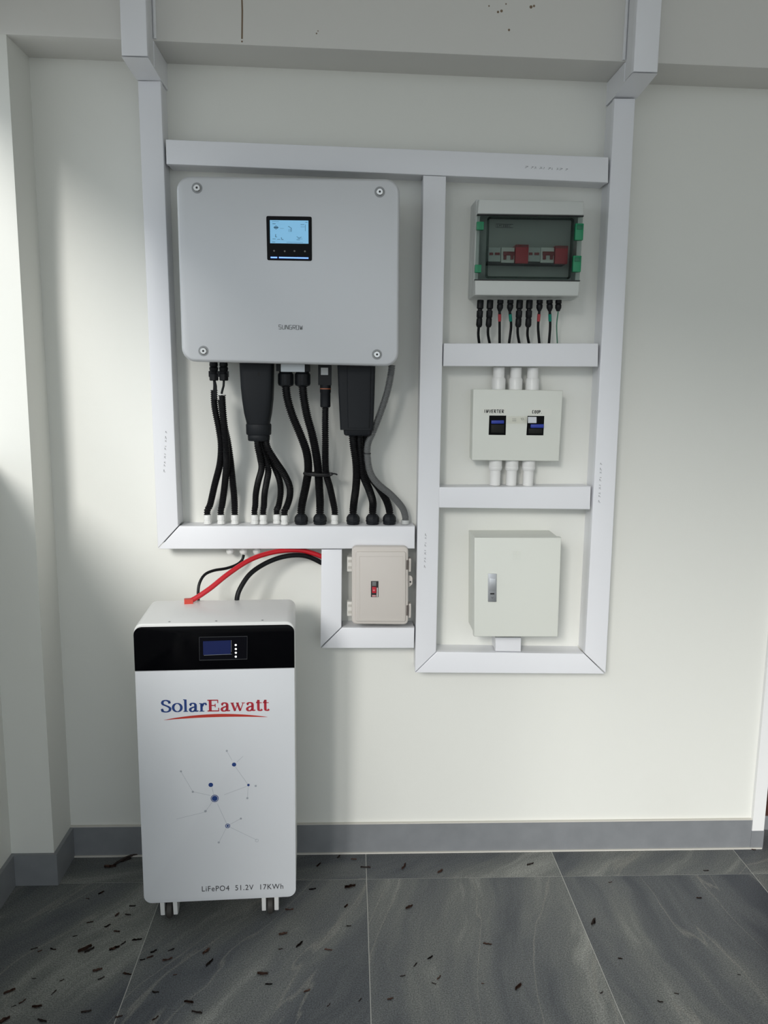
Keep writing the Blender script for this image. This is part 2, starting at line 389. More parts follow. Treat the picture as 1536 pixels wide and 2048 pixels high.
# stains on the beam face
ybeam = -COLD-.002
bm = bmesh.new()
p0 = W(483, -30, ybeam); p1 = W(484, 78, ybeam)
ribbon(bm, [(0, 0), (.001, -.06), (p1.x-p0.x, p1.z-p0.z)], p0, EX, EZ, NY, .0042, h=.0003)
finish('rust_streak', bm, M_rust, beam)
bm = bmesh.new()
for x, y, r in ((484, 83, .0024), (1003, 22, .0035), (1012, 8, .002), (978, 12, .002), (1018, 60, .003), (996, 24, .003), (1062, 14, .004), (1068, 12, .003), (633, 67, .002), (636, 62, .0015)):
    p = W(x, y, ybeam); disc(bm, (0, 0), r, p, EX, EZ, NY, .0003, 9)
finish('dirt_speck', bm, M_rust, beam)

# floor: grout bed and tiles
floor = struct(finish('floor', box(XL-.15, 2.6, YF, 1.0, -.06, -.0009), M_grout)); floor['label'] = 'grey veined stone-look tile floor'
xe = [-1.1464, -.5464, .0550, .6540, 1.2500, 1.85, 2.45]
ye = [.60]+[-.148-.6*k for k in range(9)]
def shifted(i, x): return x
G = .0012; shared = {}
for i in range(6):
    for j in range(8):
        x0, x1 = max(xe[i], XL-.01)+G, xe[i+1]-G; y1, y0 = ye[j]-G, ye[j+1]+G
        if j == 0 and x0 < XR-.15: y1 = -.002
        w, d = round(x1-x0, 4), round(y1-y0, 4)
        if (w, d) not in shared:
            t = finish('floor_tile', box(-w/2, w/2, -d/2, d/2, -.010, 0, .0008, 1), M_tile, None, base=(0, 0, 0)); shared[(w, d)] = t.data
        else:
            t = bpy.data.objects.new('floor_tile', shared[(w, d)]); COL.objects.link(t)
        t.parent = floor
        t.matrix_basis = floor.matrix_basis.inverted() @ Matrix.Translation(((x0+x1)/2, (y0+y1)/2, 0))
        t['vein_angle'] = [.62, .50, .16, -.10, .12, .3][i] + random.uniform(-.08, .08) + (.9 if j == 0 else 0)
        t['vein_offset'] = [i*3.7+j*1.3, j*2.9+i*.7, 0.0]

# skirting
SK = .0985
sk = struct(finish('baseboard_back', box(XC, 1.3085, -.011, 0, 0, SK, .0015), M_skirt)); sk['label'] = 'dark grey skirting along the back wall'
finish('caulk_line', box(XC, XR, -.0165, -.011, 0, .004), M_caulk, sk)
finish('caulk_line', box(XC, XR, -.0095, 0, SK, SK+.003), M_caulk, sk)
sk = struct(finish('baseboard_column', prism([(XL, -COLD-.011), (XC+.011, -COLD-.011), (XC+.011, -.011), (XC, -.011), (XC, -COLD), (XL, -COLD)], 0, SK), M_skirt))
# prism is built in x,z: turn it so that its outline lies on the floor
me = sk.data
wm = sk.matrix_basis.copy(); sk.matrix_basis = Matrix.Identity(4)
for v in me.vertices:
    c = wm @ v.co; v.co = Vector((c.x, c.z, c.y))
me.flip_normals()
sk['label'] = 'dark grey skirting round the corner column'
struct(finish('baseboard_left', box(XL, XL+.011, -2.15, -COLD-.011, 0, SK, .0015), M_skirt))['label'] = 'dark grey skirting on the left wall'

# right end of the wall: white jamb, brown door set back beside it
struct(finish('trim_1', box(1.3085, 1.3475, -.014, .10, .0635, 2.312, .002), M_trim))['label'] = 'white corner trim at the right end of the wall'
struct(finish('baseboard_end', box(1.3085, XR+.004, -.0125, .10, 0, .0635), M_skirt))['label'] = 'grey skirting block under the white trim'
dr = struct(finish('door_1', box(1.348, 2.2, .10, .14, .05, 2.3, .003), M_door)); dr['label'] = 'dark brown door beyond the white trim'
finish('threshold', box(1.348, 2.2, .098, .16, 0, .05, .002), M_skirt, dr)
finish('door_handle', tube([Vector((2.1, .10, 1.0)), Vector((2.1, .06, 1.0)), Vector((2.0, .055, 1.0))], .008), M_steel, dr)
struct(finish('wall_door_side', box(2.2, 2.45, .0, .16, -.02, CE), M_wall))
gr = struct(finish('ground_outside', box(-30, 30, -40, YF, -.12, -.06), M_ground))
struct(finish('ground_outside_left', box(-30, XL-.15, YF, 20, -.12, -.06), M_ground))

# ================================================================== WHITE CABLE TRUNKING
TD = .075
def trunk(label, pts, yf=-TD, yb=0.0, gap=.0008, prints=()):
    cx = sum(p[0] for p in pts)/len(pts); zb = min(p[1] for p in pts)
    t = thing('cable_trunking', label, 'trunking', (cx, yb, zb), 'white trunking on the wall')
    ym = yf+.018
    finish('channel', prism(inset(pts, gap+.0012), ym, yb), M_pvcd, t)
    finish('cover', front_bevel_prism(inset(pts, gap), yf, ym, .0022), M_pvc, t)
    for (px, py, qx, qy, hh) in prints:      # maker's tiny illegible print
        a = W(px, py, yf); b = W(qx, qy, yf); ex = (b-a).normalized(); ez = Vector((-ex.z, 0, ex.x)); L = (b-a).length
        bm = bmesh.new(); x = 0; k = 0; seq = [.010, .003, .007, .006, .004, .009, .003, .006, .008, .002, .007, .006]
        while x < L:
            w = seq[k % 12]; 
            if k % 3 != 1:
                ribbon(bm, [(x, 0), (x+w*.5, hh*.55), (x+w*.85, hh*(.1 if k % 2 else .9))], a, ex, ez, NY, .0008, h=.0003)
                ribbon(bm, [(x+w*.1, hh*.9), (x+w*.8, hh*.95)], a, ex, ez, NY, .0006, h=.0003)
            x += w+.002; k += 1
        finish('printed_mark', bm, M_inkg, t)
    return t
trunk('long vertical white trunking left of the grey inverter', quad(-TD, (274.5, 161), (322, 161), (357, 1052), (315, 1098)), prints=[(330, 945, 334, 862, .004)])
trunk('white trunking running across above the inverter', quad(-TD, (330.5, 278), (1218, 313.5), (1217, 366), (332, 328.5)), prints=[(1050, 336, 1132, 341, .005)])
trunk('vertical white trunking between the inverter and the breaker boxes', quad(-TD, (846, 350), (893, 352), (873, 1303.5), (829.5, 1346)), prints=[(851, 1136, 853, 1063, .004)])
trunk('long vertical white trunking at the far right', quad(-TD, (1228.5, 196), (1271.5, 196), (1212, 1348), (1169, 1307)), prints=[(1200, 1006, 1204, 926, .005)])
trunk('white trunking below the inverter holding the cable glands', quad(-TD, (358, 1052), (830.5, 1052), (830, 1098), (315.5, 1098.5)))
trunk('white trunking between the clear-door box and the switch box', quad(-TD, (887, 686), (1197.5, 686), (1196.5, 734), (886, 733)))
trunk('white trunking between the switch box and the ivory cabinet', quad(-TD, (878, 974), (1182.5, 972.5), (1181, 1019.5), (877.5, 1016)))
trunk('lowest white trunking under the ivory cabinet', quad(-TD, (873.5, 1303.5), (1168.5, 1307), (1211.5, 1348.5), (830, 1346)))
trunk('short vertical white trunking left of the beige box', quad(-TD, (642.5, 1099), (684.5, 1099), (683.5, 1254.5), (640, 1296.5)))
trunk('short white trunking under the beige box', quad(-TD, (684, 1255), (829.5, 1255), (828.5, 1297), (641, 1297)))
trunk('short white trunking stub joining the ivory cabinet to the lowest trunking', quad(-TD+.004, (990.5, 1275), (1043, 1275), (1042.5, 1304), (990.5, 1303)), yf=-TD+.004)
for side, X0, X1 in (('left', -.5690, -.5040), ('right', .7085, .7725)):
    zt = bz((X0+X1)/2)
    z0 = W(275, 161, -TD).z if side == 'left' else W(1250, 195, -TD).z
    yb = -COLD-.002; yf = -.22
    zk = W(270, 113, yf).z if side == 'left' else W(1290, 145, yf).z
    # elbow under the beam
    t = thing('trunking_elbow', f'white trunking elbow under the beam at the {side}', 'trunking', ((X0+X1)/2, 0, z0), 'white trunking elbows')
    bm = bmesh.new(); prof = [(0, z0+.001), (-TD, z0+.001), (yf+.002, zk-.0005), (yf+.002, zk+.0), (yb-.002, zt+.0), (yb-.002, zt-.001), (0, zt-.001)]
    prof = [(0, z0+.001), (-TD, z0+.001), (yf+.001, zk-.001), (yb-.001, zk+.0), (yb-.001, zt-.001), (0, zt-.001)]
    a = [bm.verts.new((X0, y, z)) for y, z in prof]; b = [bm.verts.new((X1, y, z)) for y, z in prof]; bm.faces.new(a); bm.faces.new(b[::-1])
    for i in range(len(prof)): bm.faces.new((a[i], b[i], b[(i+1) % len(prof)], a[(i+1) % len(prof)]))
    finish('elbow_cover', bm, M_pvc, t)
    t = trunk(f'white trunking rising up the beam face at the {side}', [(X0, CE), (X1, CE), (X1, zk+.001), (X0, zk+.001)], yf, yb)
    # bead of sealant along the inner edges on the beam
    xs = X1 if side == 'left' else X0; s = 1 if side == 'left' else -1
    finish('sealant_bead', tube([Vector((xs+s*.003, yb-.001, CE-.02)), Vector((xs+s*.003, yb-.001, zt+.004)), ], .0045, sides=8), M_pvcd, t)

# ================================================================== GREY INVERTER
YI = -.22
inv = thing('solar_inverter', 'large silver-grey wall inverter with small lit screen', 'inverter', (-.16, 0, 1.53))
fc = quad(YI, (351.5, 351.5), (800, 357.5), (797, 733), (363.5, 722.5))
cov = finish('front_cover', front_bevel_prism(rounded(fc, .036, 8), YI, YI+.03, .007, 4), M_inv, inv)
finish('body', prism(rounded(inset(fc, .008), .03, 6), YI+.03, -.03), M_invb, inv)
finish('mounting_bracket', prism(inset(fc, .09), -.03, 0), M_steeld, inv)
for x, y in ((394, 376), (759.5, 384), (407, 702), (754, 709)):
    c = W(x, y, YI)
    sc = finish('screw', lathe(c+Vector((0, -.0035, 0)), [(.0075, -.001), (.0088, 0), (.0096, .002), (.0096, .0037)], 18, 'Y'), M_steel, inv)
    finish('screw_recess', lathe(c, [(.0135, -.0004), (.0135, .0003)], 24, 'Y'), mat('screw_ring', (.30, .31, .32), .4), sc)
    finish('socket', lathe(c+Vector((0, -.0047, 0)), [(.003, -.0001), (.003, .0003)], 6, 'Y'), M_dark, sc)
# display
dp = finish('display', front_bevel_prism(rounded(quad(YI, (532.5, 432), (623.5, 433.5), (624, 522), (534.5, 520.5)), .004, 4), YI-.0016, YI+.001, .0008, 1), M_gloss, inv)
ys = YI-.0016
finish('screen', prism(quad(ys, (539.7, 440.2), (616.8, 441.2), (617, 487.5), (540.3, 486.5)), ys-.0005, ys+.0005), M_lcd, dp)
bm = bmesh.new(); yq = ys-.0005
def zpt(zx, zy): return W(520+zx/12.8, 420+zy/12.8, yq)
def lstroke(pts, w):
    P = [zpt(*p) for p in pts]; O = P[0]; ribbon(bm, [((p-O).x, (p-O).z) for p in P], O, EX, EZ, NY, w, h=.0003)
lstroke([(350, 450), (410, 405), (470, 450), (410, 490), (350, 450)], .0011)
lstroke([(372, 450), (448, 450)], .0028)
lstroke([(720, 415), (762, 440), (803, 465), (803, 560)], .0011); lstroke([(735, 490), (735, 560)], .0005); lstroke([(770, 480), (770, 560)], .0008)
lstroke([(320, 355), (400, 355)], .0011); lstroke([(1040, 372), (1130, 372)], .0009); lstroke([(1040, 432), (1150, 432)], .0005); lstroke([(1160, 372), (1160, 540)], .0007)
lstroke([(400, 620), (400, 690), (435, 690)], .0012); lstroke([(320, 742), (400, 742)], .0010); lstroke([(440, 750), (520, 750)], .0008); lstroke([(545, 700), (555, 755), (600, 755)], .0012)
lstroke([(940, 680), (1000, 720), (1060, 690)], .0011); lstroke([(935, 760), (1020, 765)], .0009); lstroke([(960, 735), (1090, 745)], .0005)
lstroke([(310, 295), (480, 297)], .0005); lstroke([(1160, 312), (1215, 314)], .0009); lstroke([(310, 818), (390, 820)], .0010); lstroke([(680, 825), (1100, 835)], .0005); lstroke([(515, 470), (610, 472)], .0004)
finish('screen_picture', bm, M_lcdink, dp)
for zx, zy in ((360, 1045), (632, 1055), (882, 1050), (1150, 1058)):
    finish('button', lathe(zpt(zx, zy)+Vector((0, -.0001, 0)), [(.0022, 0), (.0024, .0005)], 12, 'Y'), M_btn, dp)
for a, b in (((272, 1215), (440, 1217)), ((485, 1217), (1240, 1232))):
    A = zpt(*a); B = zpt(*b); bm = bmesh.new(); ribbon(bm, [(0, 0), ((B-A).x, (B-A).z)], A, EX, EZ, NY, .0032, h=.0005); finish('indicator_light', bm, M_led, dp)
# name on the cover, thin squared letters
SQ = {'S': [[(1, 1), (.05, 1), (.05, .52), (.95, .48), (.95, 0), (0, 0)]], 'U': [[(0, 1), (0, .1), (.1, 0), (.95, 0), (.95, 1)]],
      'N': [[(0, 0), (0, 1), (.1, 1), (.9, 0), (.95, 0), (.95, 1)]], 'G': [[(.95, 1), (.05, 1), (.05, 0), (.95, 0), (.95, .5), (.45, .5)]],
      'R': [[(0, 0), (0, 1), (.95, 1), (.95, .45), (0, .45)], [(.5, .45), (.98, 0)]], 'O': [[(0, 0), (0, 1), (.95, 1), (.95, 0), (0, 0)]],
      'W': [[(0, 1), (.22, 0), (.3, 0), (.5, .8), (.7, 0), (.78, 0), (1, 1)]]}
A = W(557.5, 658, YI); B = W(607, 659.5, YI); ex = (B-A).normalized(); L = (B-A).length; bm = bmesh.new(); x = 0
cw = L/7*.70; chh = .0105
for chx in 'SUNGROW':
    for st in SQ[chx]: ribbon(bm, [(x+a*cw, b*chh) for a, b in st], A, ex, EZ, NY, .0011, h=.0004)
    x += L/7
finish('lettering', bm, M_ink, inv)

# ================================================================== CABLES UNDER THE INVERTER
def q4(zx, zy, Y): return W(380+zx/3.339, 700+zy/3.339, Y)
def under(x):
    q = inset(fc, .008); t = (x-q[3][0])/(q[2][0]-q[3][0]); return q[3][1]+(q[2][1]-q[3][1])*t-.0008
YG = -.037                                # glands stand on the middle of the trunking
ztop = W(600, 1052, -TD).z
def gland_z(x): return W(x, 1052, -TD).z
def gland(parent, x, big, m, mnut=None, y=YG):
    """hexagonal gland standing on the trunking, x = pixel column"""
    p = W(x, 1046, y); z = gland_z(x)-.0006; c = Vector((p.x, y, z))
    if big:
        g = finish('gland', lathe(c, [(.0185, 0), (.0185, .006), (.0195, .007), (.0195, .019), (.017, .024), (.012, .030)], 8, 'Z'), m, parent)
        finish('gland_ring', lathe(c, [(.0202, .0075), (.0202, .011)], 16), m, g)
    else:
        g = finish('gland', lathe(c, [(.0110, 0), (.0110, .007), (.0098, .008), (.0098, .011), (.0112, .012), (.0112, .022), (.0098, .027), (.0075, .029)], 10, 'Z'), m, parent)
        finish('gland_ring', lathe(c, [(.0118, .0005), (.0118, .003)], 16), m, g)
    return c
def conduit(label, x, pts, r, big, m=M_corr, gm=M_white, group='conduits under the inverter', y=YG):
    t = thing('cable_conduit', label, 'conduit', (W(x, 1046, y).x, y, gland_z(x)), group)
    c = gland(t, x, big, gm, y=y)
    P = [q4(a, b, yy) for a, b, yy in pts] + [c+Vector((0, 0, .040)), c+Vector((0, 0, .018))]
    finish('hose', corrugated(P, r), m, t)
    return t
zz = lambda z: 380+z/3.339
conduit('leftmost black corrugated conduit running down to a white gland', zz(118), [(160, 268, -.118), (165, 380, -.116), (192, 520, -.112), (208, 640, -.105), (200, 760, -.085), (165, 900, -.058), (135, 1030, -.040)], .0098, 0)
conduit('second black corrugated conduit from the left, with open pale-rimmed top', zz(208), [(214, 305, -.132), (222, 430, -.130), (234, 560, -.125), (243, 680, -.115), (243, 780, -.090), (232, 900, -.062), (215, 1030, -.040)], .0098, 0)
conduit('third black corrugated conduit from the left, to a white gland', zz(300), [(205, 330, -.092), (222, 470, -.090), (250, 600, -.088), (268, 720, -.080), (282, 850, -.062), (293, 960, -.048), (298, 1030, -.040)], .0098, 0)
rng = thing('conduit_end_ring', 'pale ring on the open top of the second black conduit', 'ring', q4(214, 300, -.132))
c = q4(214, 302, -.132); bm = bmesh.new(); add_tube(bm, [c+Vector((cos(a)*.0095, sin(a)*.0095, -.002*sin(a))) for a in [2*pi*k/20 for k in range(21)]], .0016, 6); finish('rim', bm, M_white, rng)
# solar plugs
for x, zx, lab, ends in ((428, 160, 'left one of the two black solar plugs under the inverter', [(165, 160), (185, 172)]), (447, 226, 'right one of the two black solar plugs under the inverter', [(222, 212)])):
    t = thing('solar_connector', lab, 'connector', q4(zx, 205, -.12), 'solar plugs'); c = q4(zx, 205, -.12); h = under(c.x)-c.z
    finish('plug', lathe(c, [(.0105, 0), (.0122, .002), (.0122, .018), (.0098, .020), (.0098, .024), (.0112, .026), (.0125, .034), (.0102, .038), (.0118, .042), (.0100, h)], 10), M_blk, t)
    finish('locking_clip', box(c.x-.0135, c.x+.0135, c.y-.004, c.y+.004, c.z+.010, c.z+.026, .001), M_blk, t)
    for a, b in ends: finish('wire', tube([c+Vector((0, 0, .005)), q4((a+zx)/2, 240, -.122), q4(b, 285, -.124), q4(b+2, 330, -.124)], .0032, sides=8), M_blk, t)

# left cable boot: body narrowing to a round collar
def loft(rings):
    bm = bmesh.new(); R = [[bm.verts.new(v) for v in r] for r in rings]; n = len(R[0])
    for a, b in zip(R, R[1:]):
        for k in range(n): bm.faces.new((a[k], a[(k+1) % n], b[(k+1) % n], b[k]))
    bm.faces.new(R[0]); bm.faces.new(R[-1][::-1]); return bm
def srect(cx, cy, z, hx, hy, p=5, n=28):
    out = []
    for k in range(n):
        a = 2*pi*k/n; ca, sa = cos(a), sin(a); out.append(Vector((cx+hx*math.copysign(abs(ca)**(2/p), ca), cy+hy*math.copysign(abs(sa)**(2/p), sa), z)))
    return out
def boot_rings(rows, Y, hy):
    out = []
    for (zy, za, zb, fy, p) in rows:
        a = q4(za, zy, Y); b = q4(zb, zy, Y); z = (a.z+b.z)/2 if zy > 105 else min(under(a.x), under(b.x)); out.append(srect((a.x+b.x)/2, Y, z, (b.x-a.x)/2, hy*fy, p))
    return out
YB = -.125
c = q4(455, 605, YB)
t = thing('cable_boot', 'black cable boot narrowing to a ribbed round collar, under the inverter', 'cable boot', c)
finish('shell', loft(boot_rings([(60, 336, 558, 1, 7), (120, 338, 558, 1, 7), (250, 345, 557, 1, 6), (330, 352, 555, .97, 5), (420, 364, 546, .9, 4), (492, 380, 534, .8, 3)], YB, .036)), M_blk2, t)
finish('collar', loft(boot_rings([(492, 376, 541, .85, 2.4), (500, 373, 544, .88, 2.2), (558, 375, 543, .88, 2.2), (566, 380, 538, .84, 2.2)], YB, .03)), M_blk2, t)
finish('collar_nut', loft(boot_rings([(566, 387, 531, .78, 2.2), (572, 385, 534, .8, 2.2), (600, 387, 533, .8, 2.2), (606, 391, 529, .76, 2.2)], YB, .03)), M_blk2, t)
w = q4(460, 160, YB-.036); finish('moulded_mark', box(w.x-.003, w.x+.003, w.y-.0008, w.y+.001, w.z-.005, w.z+.005, .0005), M_blk, t)
conduit('first of four black conduits leaving the collared boot', zz(432), [(448, 598, -.135), (452, 650, -.135), (468, 720, -.130), (478, 790, -.112), (455, 880, -.075), (440, 960, -.052), (436, 1040, -.040)], .0092, 0)
conduit('second of four black conduits leaving the collared boot', zz(490), [(470, 598, -.118), (480, 650, -.118), (505, 730, -.115), (523, 805, -.110), (512, 880, -.085), (498, 960, -.056), (494, 1040, -.040)], .0092, 0)
conduit('third of four black conduits leaving the collared boot', zz(580), [(490, 598, -.104), (505, 660, -.104), (535, 730, -.098), (572, 800, -.086), (600, 880, -.066), (605, 960, -.050), (592, 1040, -.040)], .0092, 0, y=-.030)
conduit('last of four black conduits leaving the collared boot, bowing right', zz(632), [(506, 598, -.132), (522, 660, -.132), (570, 740, -.120), (630, 830, -.098), (665, 910, -.074), (666, 980, -.056), (645, 1050, -.045)], .0098, 0, y=-.043)
# twin plug with silver plate
c = q4(690, 240, -.12)
t = thing('twin_connector', 'black twin cable plug with a silver plate under the inverter', 'connector', c)
a, b = q4(580, 60, -.12), q4(800, 145, -.12); finish('plug_block', box(a.x, b.x, -.145, -.095, b.z, min(under(a.x), under(b.x)), .003), M_blk, t)
a, b = q4(607, 100, -.1455), q4(766, 147, -.1455); finish('silver_plate', box(a.x, b.x, -.1475, -.145, b.z, under(b.x)-.0005, .0008), mat('brushed_plate', (.42, .44, .45), .35, metal=.7), t)
for zx in (640, 752):
    c = q4(zx, 245, -.12); n = finish('nut', lathe(c, [(.012, 0), (.0205, .004), (.0215, .010), (.0215, .034), (.018, .038), (.018, .046)], 12), M_blk2, t)
    bm = bmesh.new()
    for k in range(12):
        an = 2*pi*(k+.5)/12; add_box(bm, -.0012, .0012, -.0012, .0012, .008, .033, Matrix.Translation(c) @ Matrix.Rotation(an, 4, 'Z') @ Matrix.Translation((.0208, 0, 0)))
    finish('grip_rib', bm, M_blk, n)
conduit('black conduit from the left nut of the twin plug, to a large black gland', zz(743), [(640, 232, -.12), (650, 320, -.12), (685, 440, -.118), (735, 560, -.112), (778, 680, -.100), (790, 790, -.082), (775, 900, -.060), (752, 1010, -.042)], .0118, 1, gm=M_blk2)
conduit('black conduit from the right nut of the twin plug, to a large black gland', zz(868), [(752, 232, -.12), (760, 320, -.12), (782, 440, -.118), (815, 560, -.112), (840, 680, -.100), (855, 790, -.082), (862, 900, -.060), (868, 1010, -.042)], .0118, 1, gm=M_blk2)
# slim plug
c = q4(903, 385, -.12)
t = thing('slim_connector', 'slim black plug with white label and copper ring under the inverter', 'connector', c)
a, b = q4(857, 60, -.12), q4(945, 235, -.12); finish('plug_head', box(a.x, b.x, -.136, -.104, b.z, under(b.x), .004, 3), M_blk, t)
c2 = q4(904, 385, -.12); zr = q4(904, 258, -.12).z-c2.z; ze = q4(904, 230, -.12).z-c2.z
finish('sleeve', lathe(c2, [(.011, 0), (.0142, .003), (.0142, zr-.012), (.0152, zr-.010), (.0152, ze)], 16), M_blk2, t)
finish('copper_ring', lathe(c2, [(.0156, zr-.0016), (.0156, zr+.0012)], 20), M_copper, t)
a, b = q4(874, 118, -.136), q4(922, 167, -.136); finish('label', box(a.x, b.x, -.1366, -.1355, b.z, a.z), mat('label_grey', (.55, .56, .56), .6), t)
conduit('slim black conduit under the copper-ringed plug, to a white gland', zz(966), [(904, 378, -.12), (903, 500, -.12), (904, 620, -.114), (904, 740, -.100), (910, 830, -.085), (935, 920, -.062), (955, 1010, -.044)], .0098, 0)
# zip tie round the three
t = thing('zip_tie', 'black zip tie bundling three conduits below the slim plug', 'zip tie', q4(850, 845, -.08))
P = [q4(a, b, y) for a, b, y in ((765, 825, -.085), (800, 830, -.1), (855, 835, -.103), (920, 835, -.101), (945, 828, -.085), (930, 826, -.064), (860, 826, -.058), (790, 822, -.06), (765, 825, -.085))]
finish('strap', tube(P, .0052, sides=6), M_zip, t)
c = q4(942, 828, -.098); finish('head', box(c.x-.004, c.x+.004, c.y-.004, c.y+.004, c.z-.004, c.z+.004, .001), M_zip, t)
finish('tail', tube([c, q4(965, 826, -.11), q4(982, 832, -.12)], .0022, sides=6), M_zip, t)
# right boot
YB2 = -.122
c = q4(1115, 565, YB2)
t = thing('cable_boot', 'black straight-sided cable boot at the right under the inverter', 'cable boot', c)
finish('shell', loft(boot_rings([(60, 985, 1237, 1, 12), (300, 993, 1231, 1, 12), (530, 1004, 1222, .96, 12)], YB2, .038)), M_blk2, t)
finish('shell_end', loft(boot_rings([(528, 1024, 1212, .85, 8), (560, 1028, 1209, .85, 8), (568, 1036, 1200, .8, 6)], YB2, .036)), M_blk2, t)
finish('raised_panel', loft(boot_rings([(105, 1045, 1212, 1, 14), (400, 1050, 1206, 1, 14), (515, 1054, 1200, .97, 14)], YB2-.004, .037)), M_blk2, t)
conduit('left of three black conduits leaving the straight boot', zz(1089), [(1085, 560, -.125), (1092, 640, -.124), (1108, 740, -.118), (1113, 830, -.105), (1108, 920, -.080), (1096, 1010, -.048)], .0112, 1, gm=M_blk2)
conduit('middle of three black conduits leaving the straight boot', zz(1219), [(1128, 560, -.116), (1132, 650, -.116), (1142, 750, -.113), (1158, 840, -.105), (1195, 930, -.080), (1220, 1010, -.048)], .0112, 1, gm=M_blk2)
conduit('right of three black conduits leaving the straight boot', zz(1331), [(1168, 560, -.094), (1170, 650, -.094), (1180, 750, -.092), (1205, 840, -.085), (1262, 920, -.068), (1310, 1000, -.048)], .0112, 1, gm=M_blk2)
# grey flexible conduit
t = thing('flexible_conduit', 'grey flexible conduit curving down at the right edge of the inverter', 'conduit', (q4(1437, 1160, YG).x, YG, gland_z(811)))
P = [q4(a, b, y) for a, b, y in ((1348, 100, -.135), (1343, 150, -.135), (1320, 270, -.135), (1275, 410, -.135), (1225, 540, -.132), (1188, 630, -.13), (1186, 720, -.128), (1205, 820, -.125), (1255, 895, -.115), (1345, 970, -.09), (1415, 1050, -.055), (1437, 1110, -.04), (1438, 1150, -.037))]
finish('hose', corrugated(P, .0098, .0042), M_grey, t)
c = Vector((q4(1437, 1150, YG).x, YG, gland_z(811)-.0006)); finish('gland', lathe(c, [(.0125, 0), (.0125, .008), (.0115, .012)], 12), M_greyg, t)
t2 = finish('zip_tie', lathe(q4(1183, 690, -.129), [(.0106, -.0012), (.0106, .0012)], 16), M_zip); tag(t2, 'thin black tie round the grey flexible conduit', 'zip tie')

# ================================================================== CLEAR-DOOR BREAKER BOX
q5 = lambda zx, zy: (870+zx/4.389, 380+zy/4.389)
q6 = lambda zx, zy: (940+zx/6.4, 420+zy/6.4)
YD = -.125
dc = thing('breaker_enclosure', 'light grey breaker box with smoky clear door and green latches', 'breaker box', (.48, 0, 1.73))
base_out = quad(-.03, (945, 406), (1160, 411), (1150, 600), (938.5, 598))
finish('base', front_bevel_prism(rounded(base_out, .006, 3), -.055, 0, .002, 2), M_lip, dc)
body_o = quad(-.07, (949.5, 403), (1161, 407.5), (1152, 596), (943.5, 594))
bmf = bmesh.new()   # hollow body: four walls
bo = inset(body_o, .0); bi = inset(body_o, .012)
for i in range(4):
    j = (i+1) % 4; add_prism(bmf, [bo[i], bo[j], bi[j], bi[i]], -.096, -.050)
finish('body', bmf, M_lip, dc)
finish('top_lip', front_bevel_prism(quad(YD, (958, 398.5), (1168, 402.5), (1168, 430.5), (955, 427.5)), YD, -.092, .003), M_lip, dc)
finish('bottom_lip', front_bevel_prism(quad(YD, (950, 560.5), (1160, 562.5), (1157, 592), (950, 590)), YD, -.092, .003), M_lip, dc)
yin = -.060
finish('inner_panel', prism(inset(body_o, .013), yin, -.052), M_lipin, dc)
door_q = quad(YD, (955, 428), (1168, 431), (1160.5, 562), (949.5, 560))
door = finish('clear_door', prism(inset(door_q, .0006), YD+.006, YD+.009), M_smoke, dc)
wq = quad(YD, (975, 433), (1148, 436), (1141, 558.5), (971, 556.5))
finish('window_pane', prism(rounded(inset(wq, .004), .006, 4), YD-.0005, YD+.0015), M_clear, door)
bm = bmesh.new(); ro = rounded(wq, .008, 5); ri = rounded(inset(wq, .005), .004, 5)
for i in range(len(ro)):
    j = (i+1) % len(ro); add_prism(bm, [ro[i], ro[j], ri[j], ri[i]], YD-.0015, YD+.006)
finish('window_rim', bm, M_rim, door)
for a, b in ((door_q[0], door_q[1]), (door_q[3], door_q[2])):
    s = -1 if a is door_q[0] else 1; bm = bmesh.new()
    add_prism(bm, [a, b, (b[0], b[1]+s*.0022), (a[0], a[1]+s*.0022)], YD+.001, YD+.012)
    finish('door_seal', bm, M_dark, door)
for (x0, y0, x1, y1) in ((953.5, 443.5, 967.5, 459.5), (950, 529.5, 962.5, 545)):
    h = finish('green_hinge', prism(vrect(YD, x0, y0, x1, y1), YD-.002, YD+.012, .001), M_green, dc)
    a = vrect(YD, x0+3, y0+2, x1-2, y1-2); bm = bmesh.new()
    for k in range(3):
        xx = a[0][0]+(a[1][0]-a[0][0])*(.2+.3*k); add_box(bm, xx-.0008, xx+.0008, YD-.0032, YD-.001, a[2][1], a[0][1])
    finish('hinge_rib', bm, M_green, h)
for (x0, y0, x1, y1) in ((1150, 447, 1166.5, 480.5), (1145.5, 511.5, 1162, 544)):
    l = finish('green_latch', prism(vrect(YD, x0, y0, x1, y1), YD-.003, YD+.012, .0015), M_green, dc)
    a = inset(vrect(YD, x0, y0, x1, y1), .004); finish('latch_slot', prism([a[0], a[1], (a[1][0], (a[1][1]*2+a[2][1])/3), (a[0][0], (a[0][1]*2+a[3][1])/3)], YD-.005, YD-.002, .0006), mat('deep_green', (0, .13, .06), .4), l)
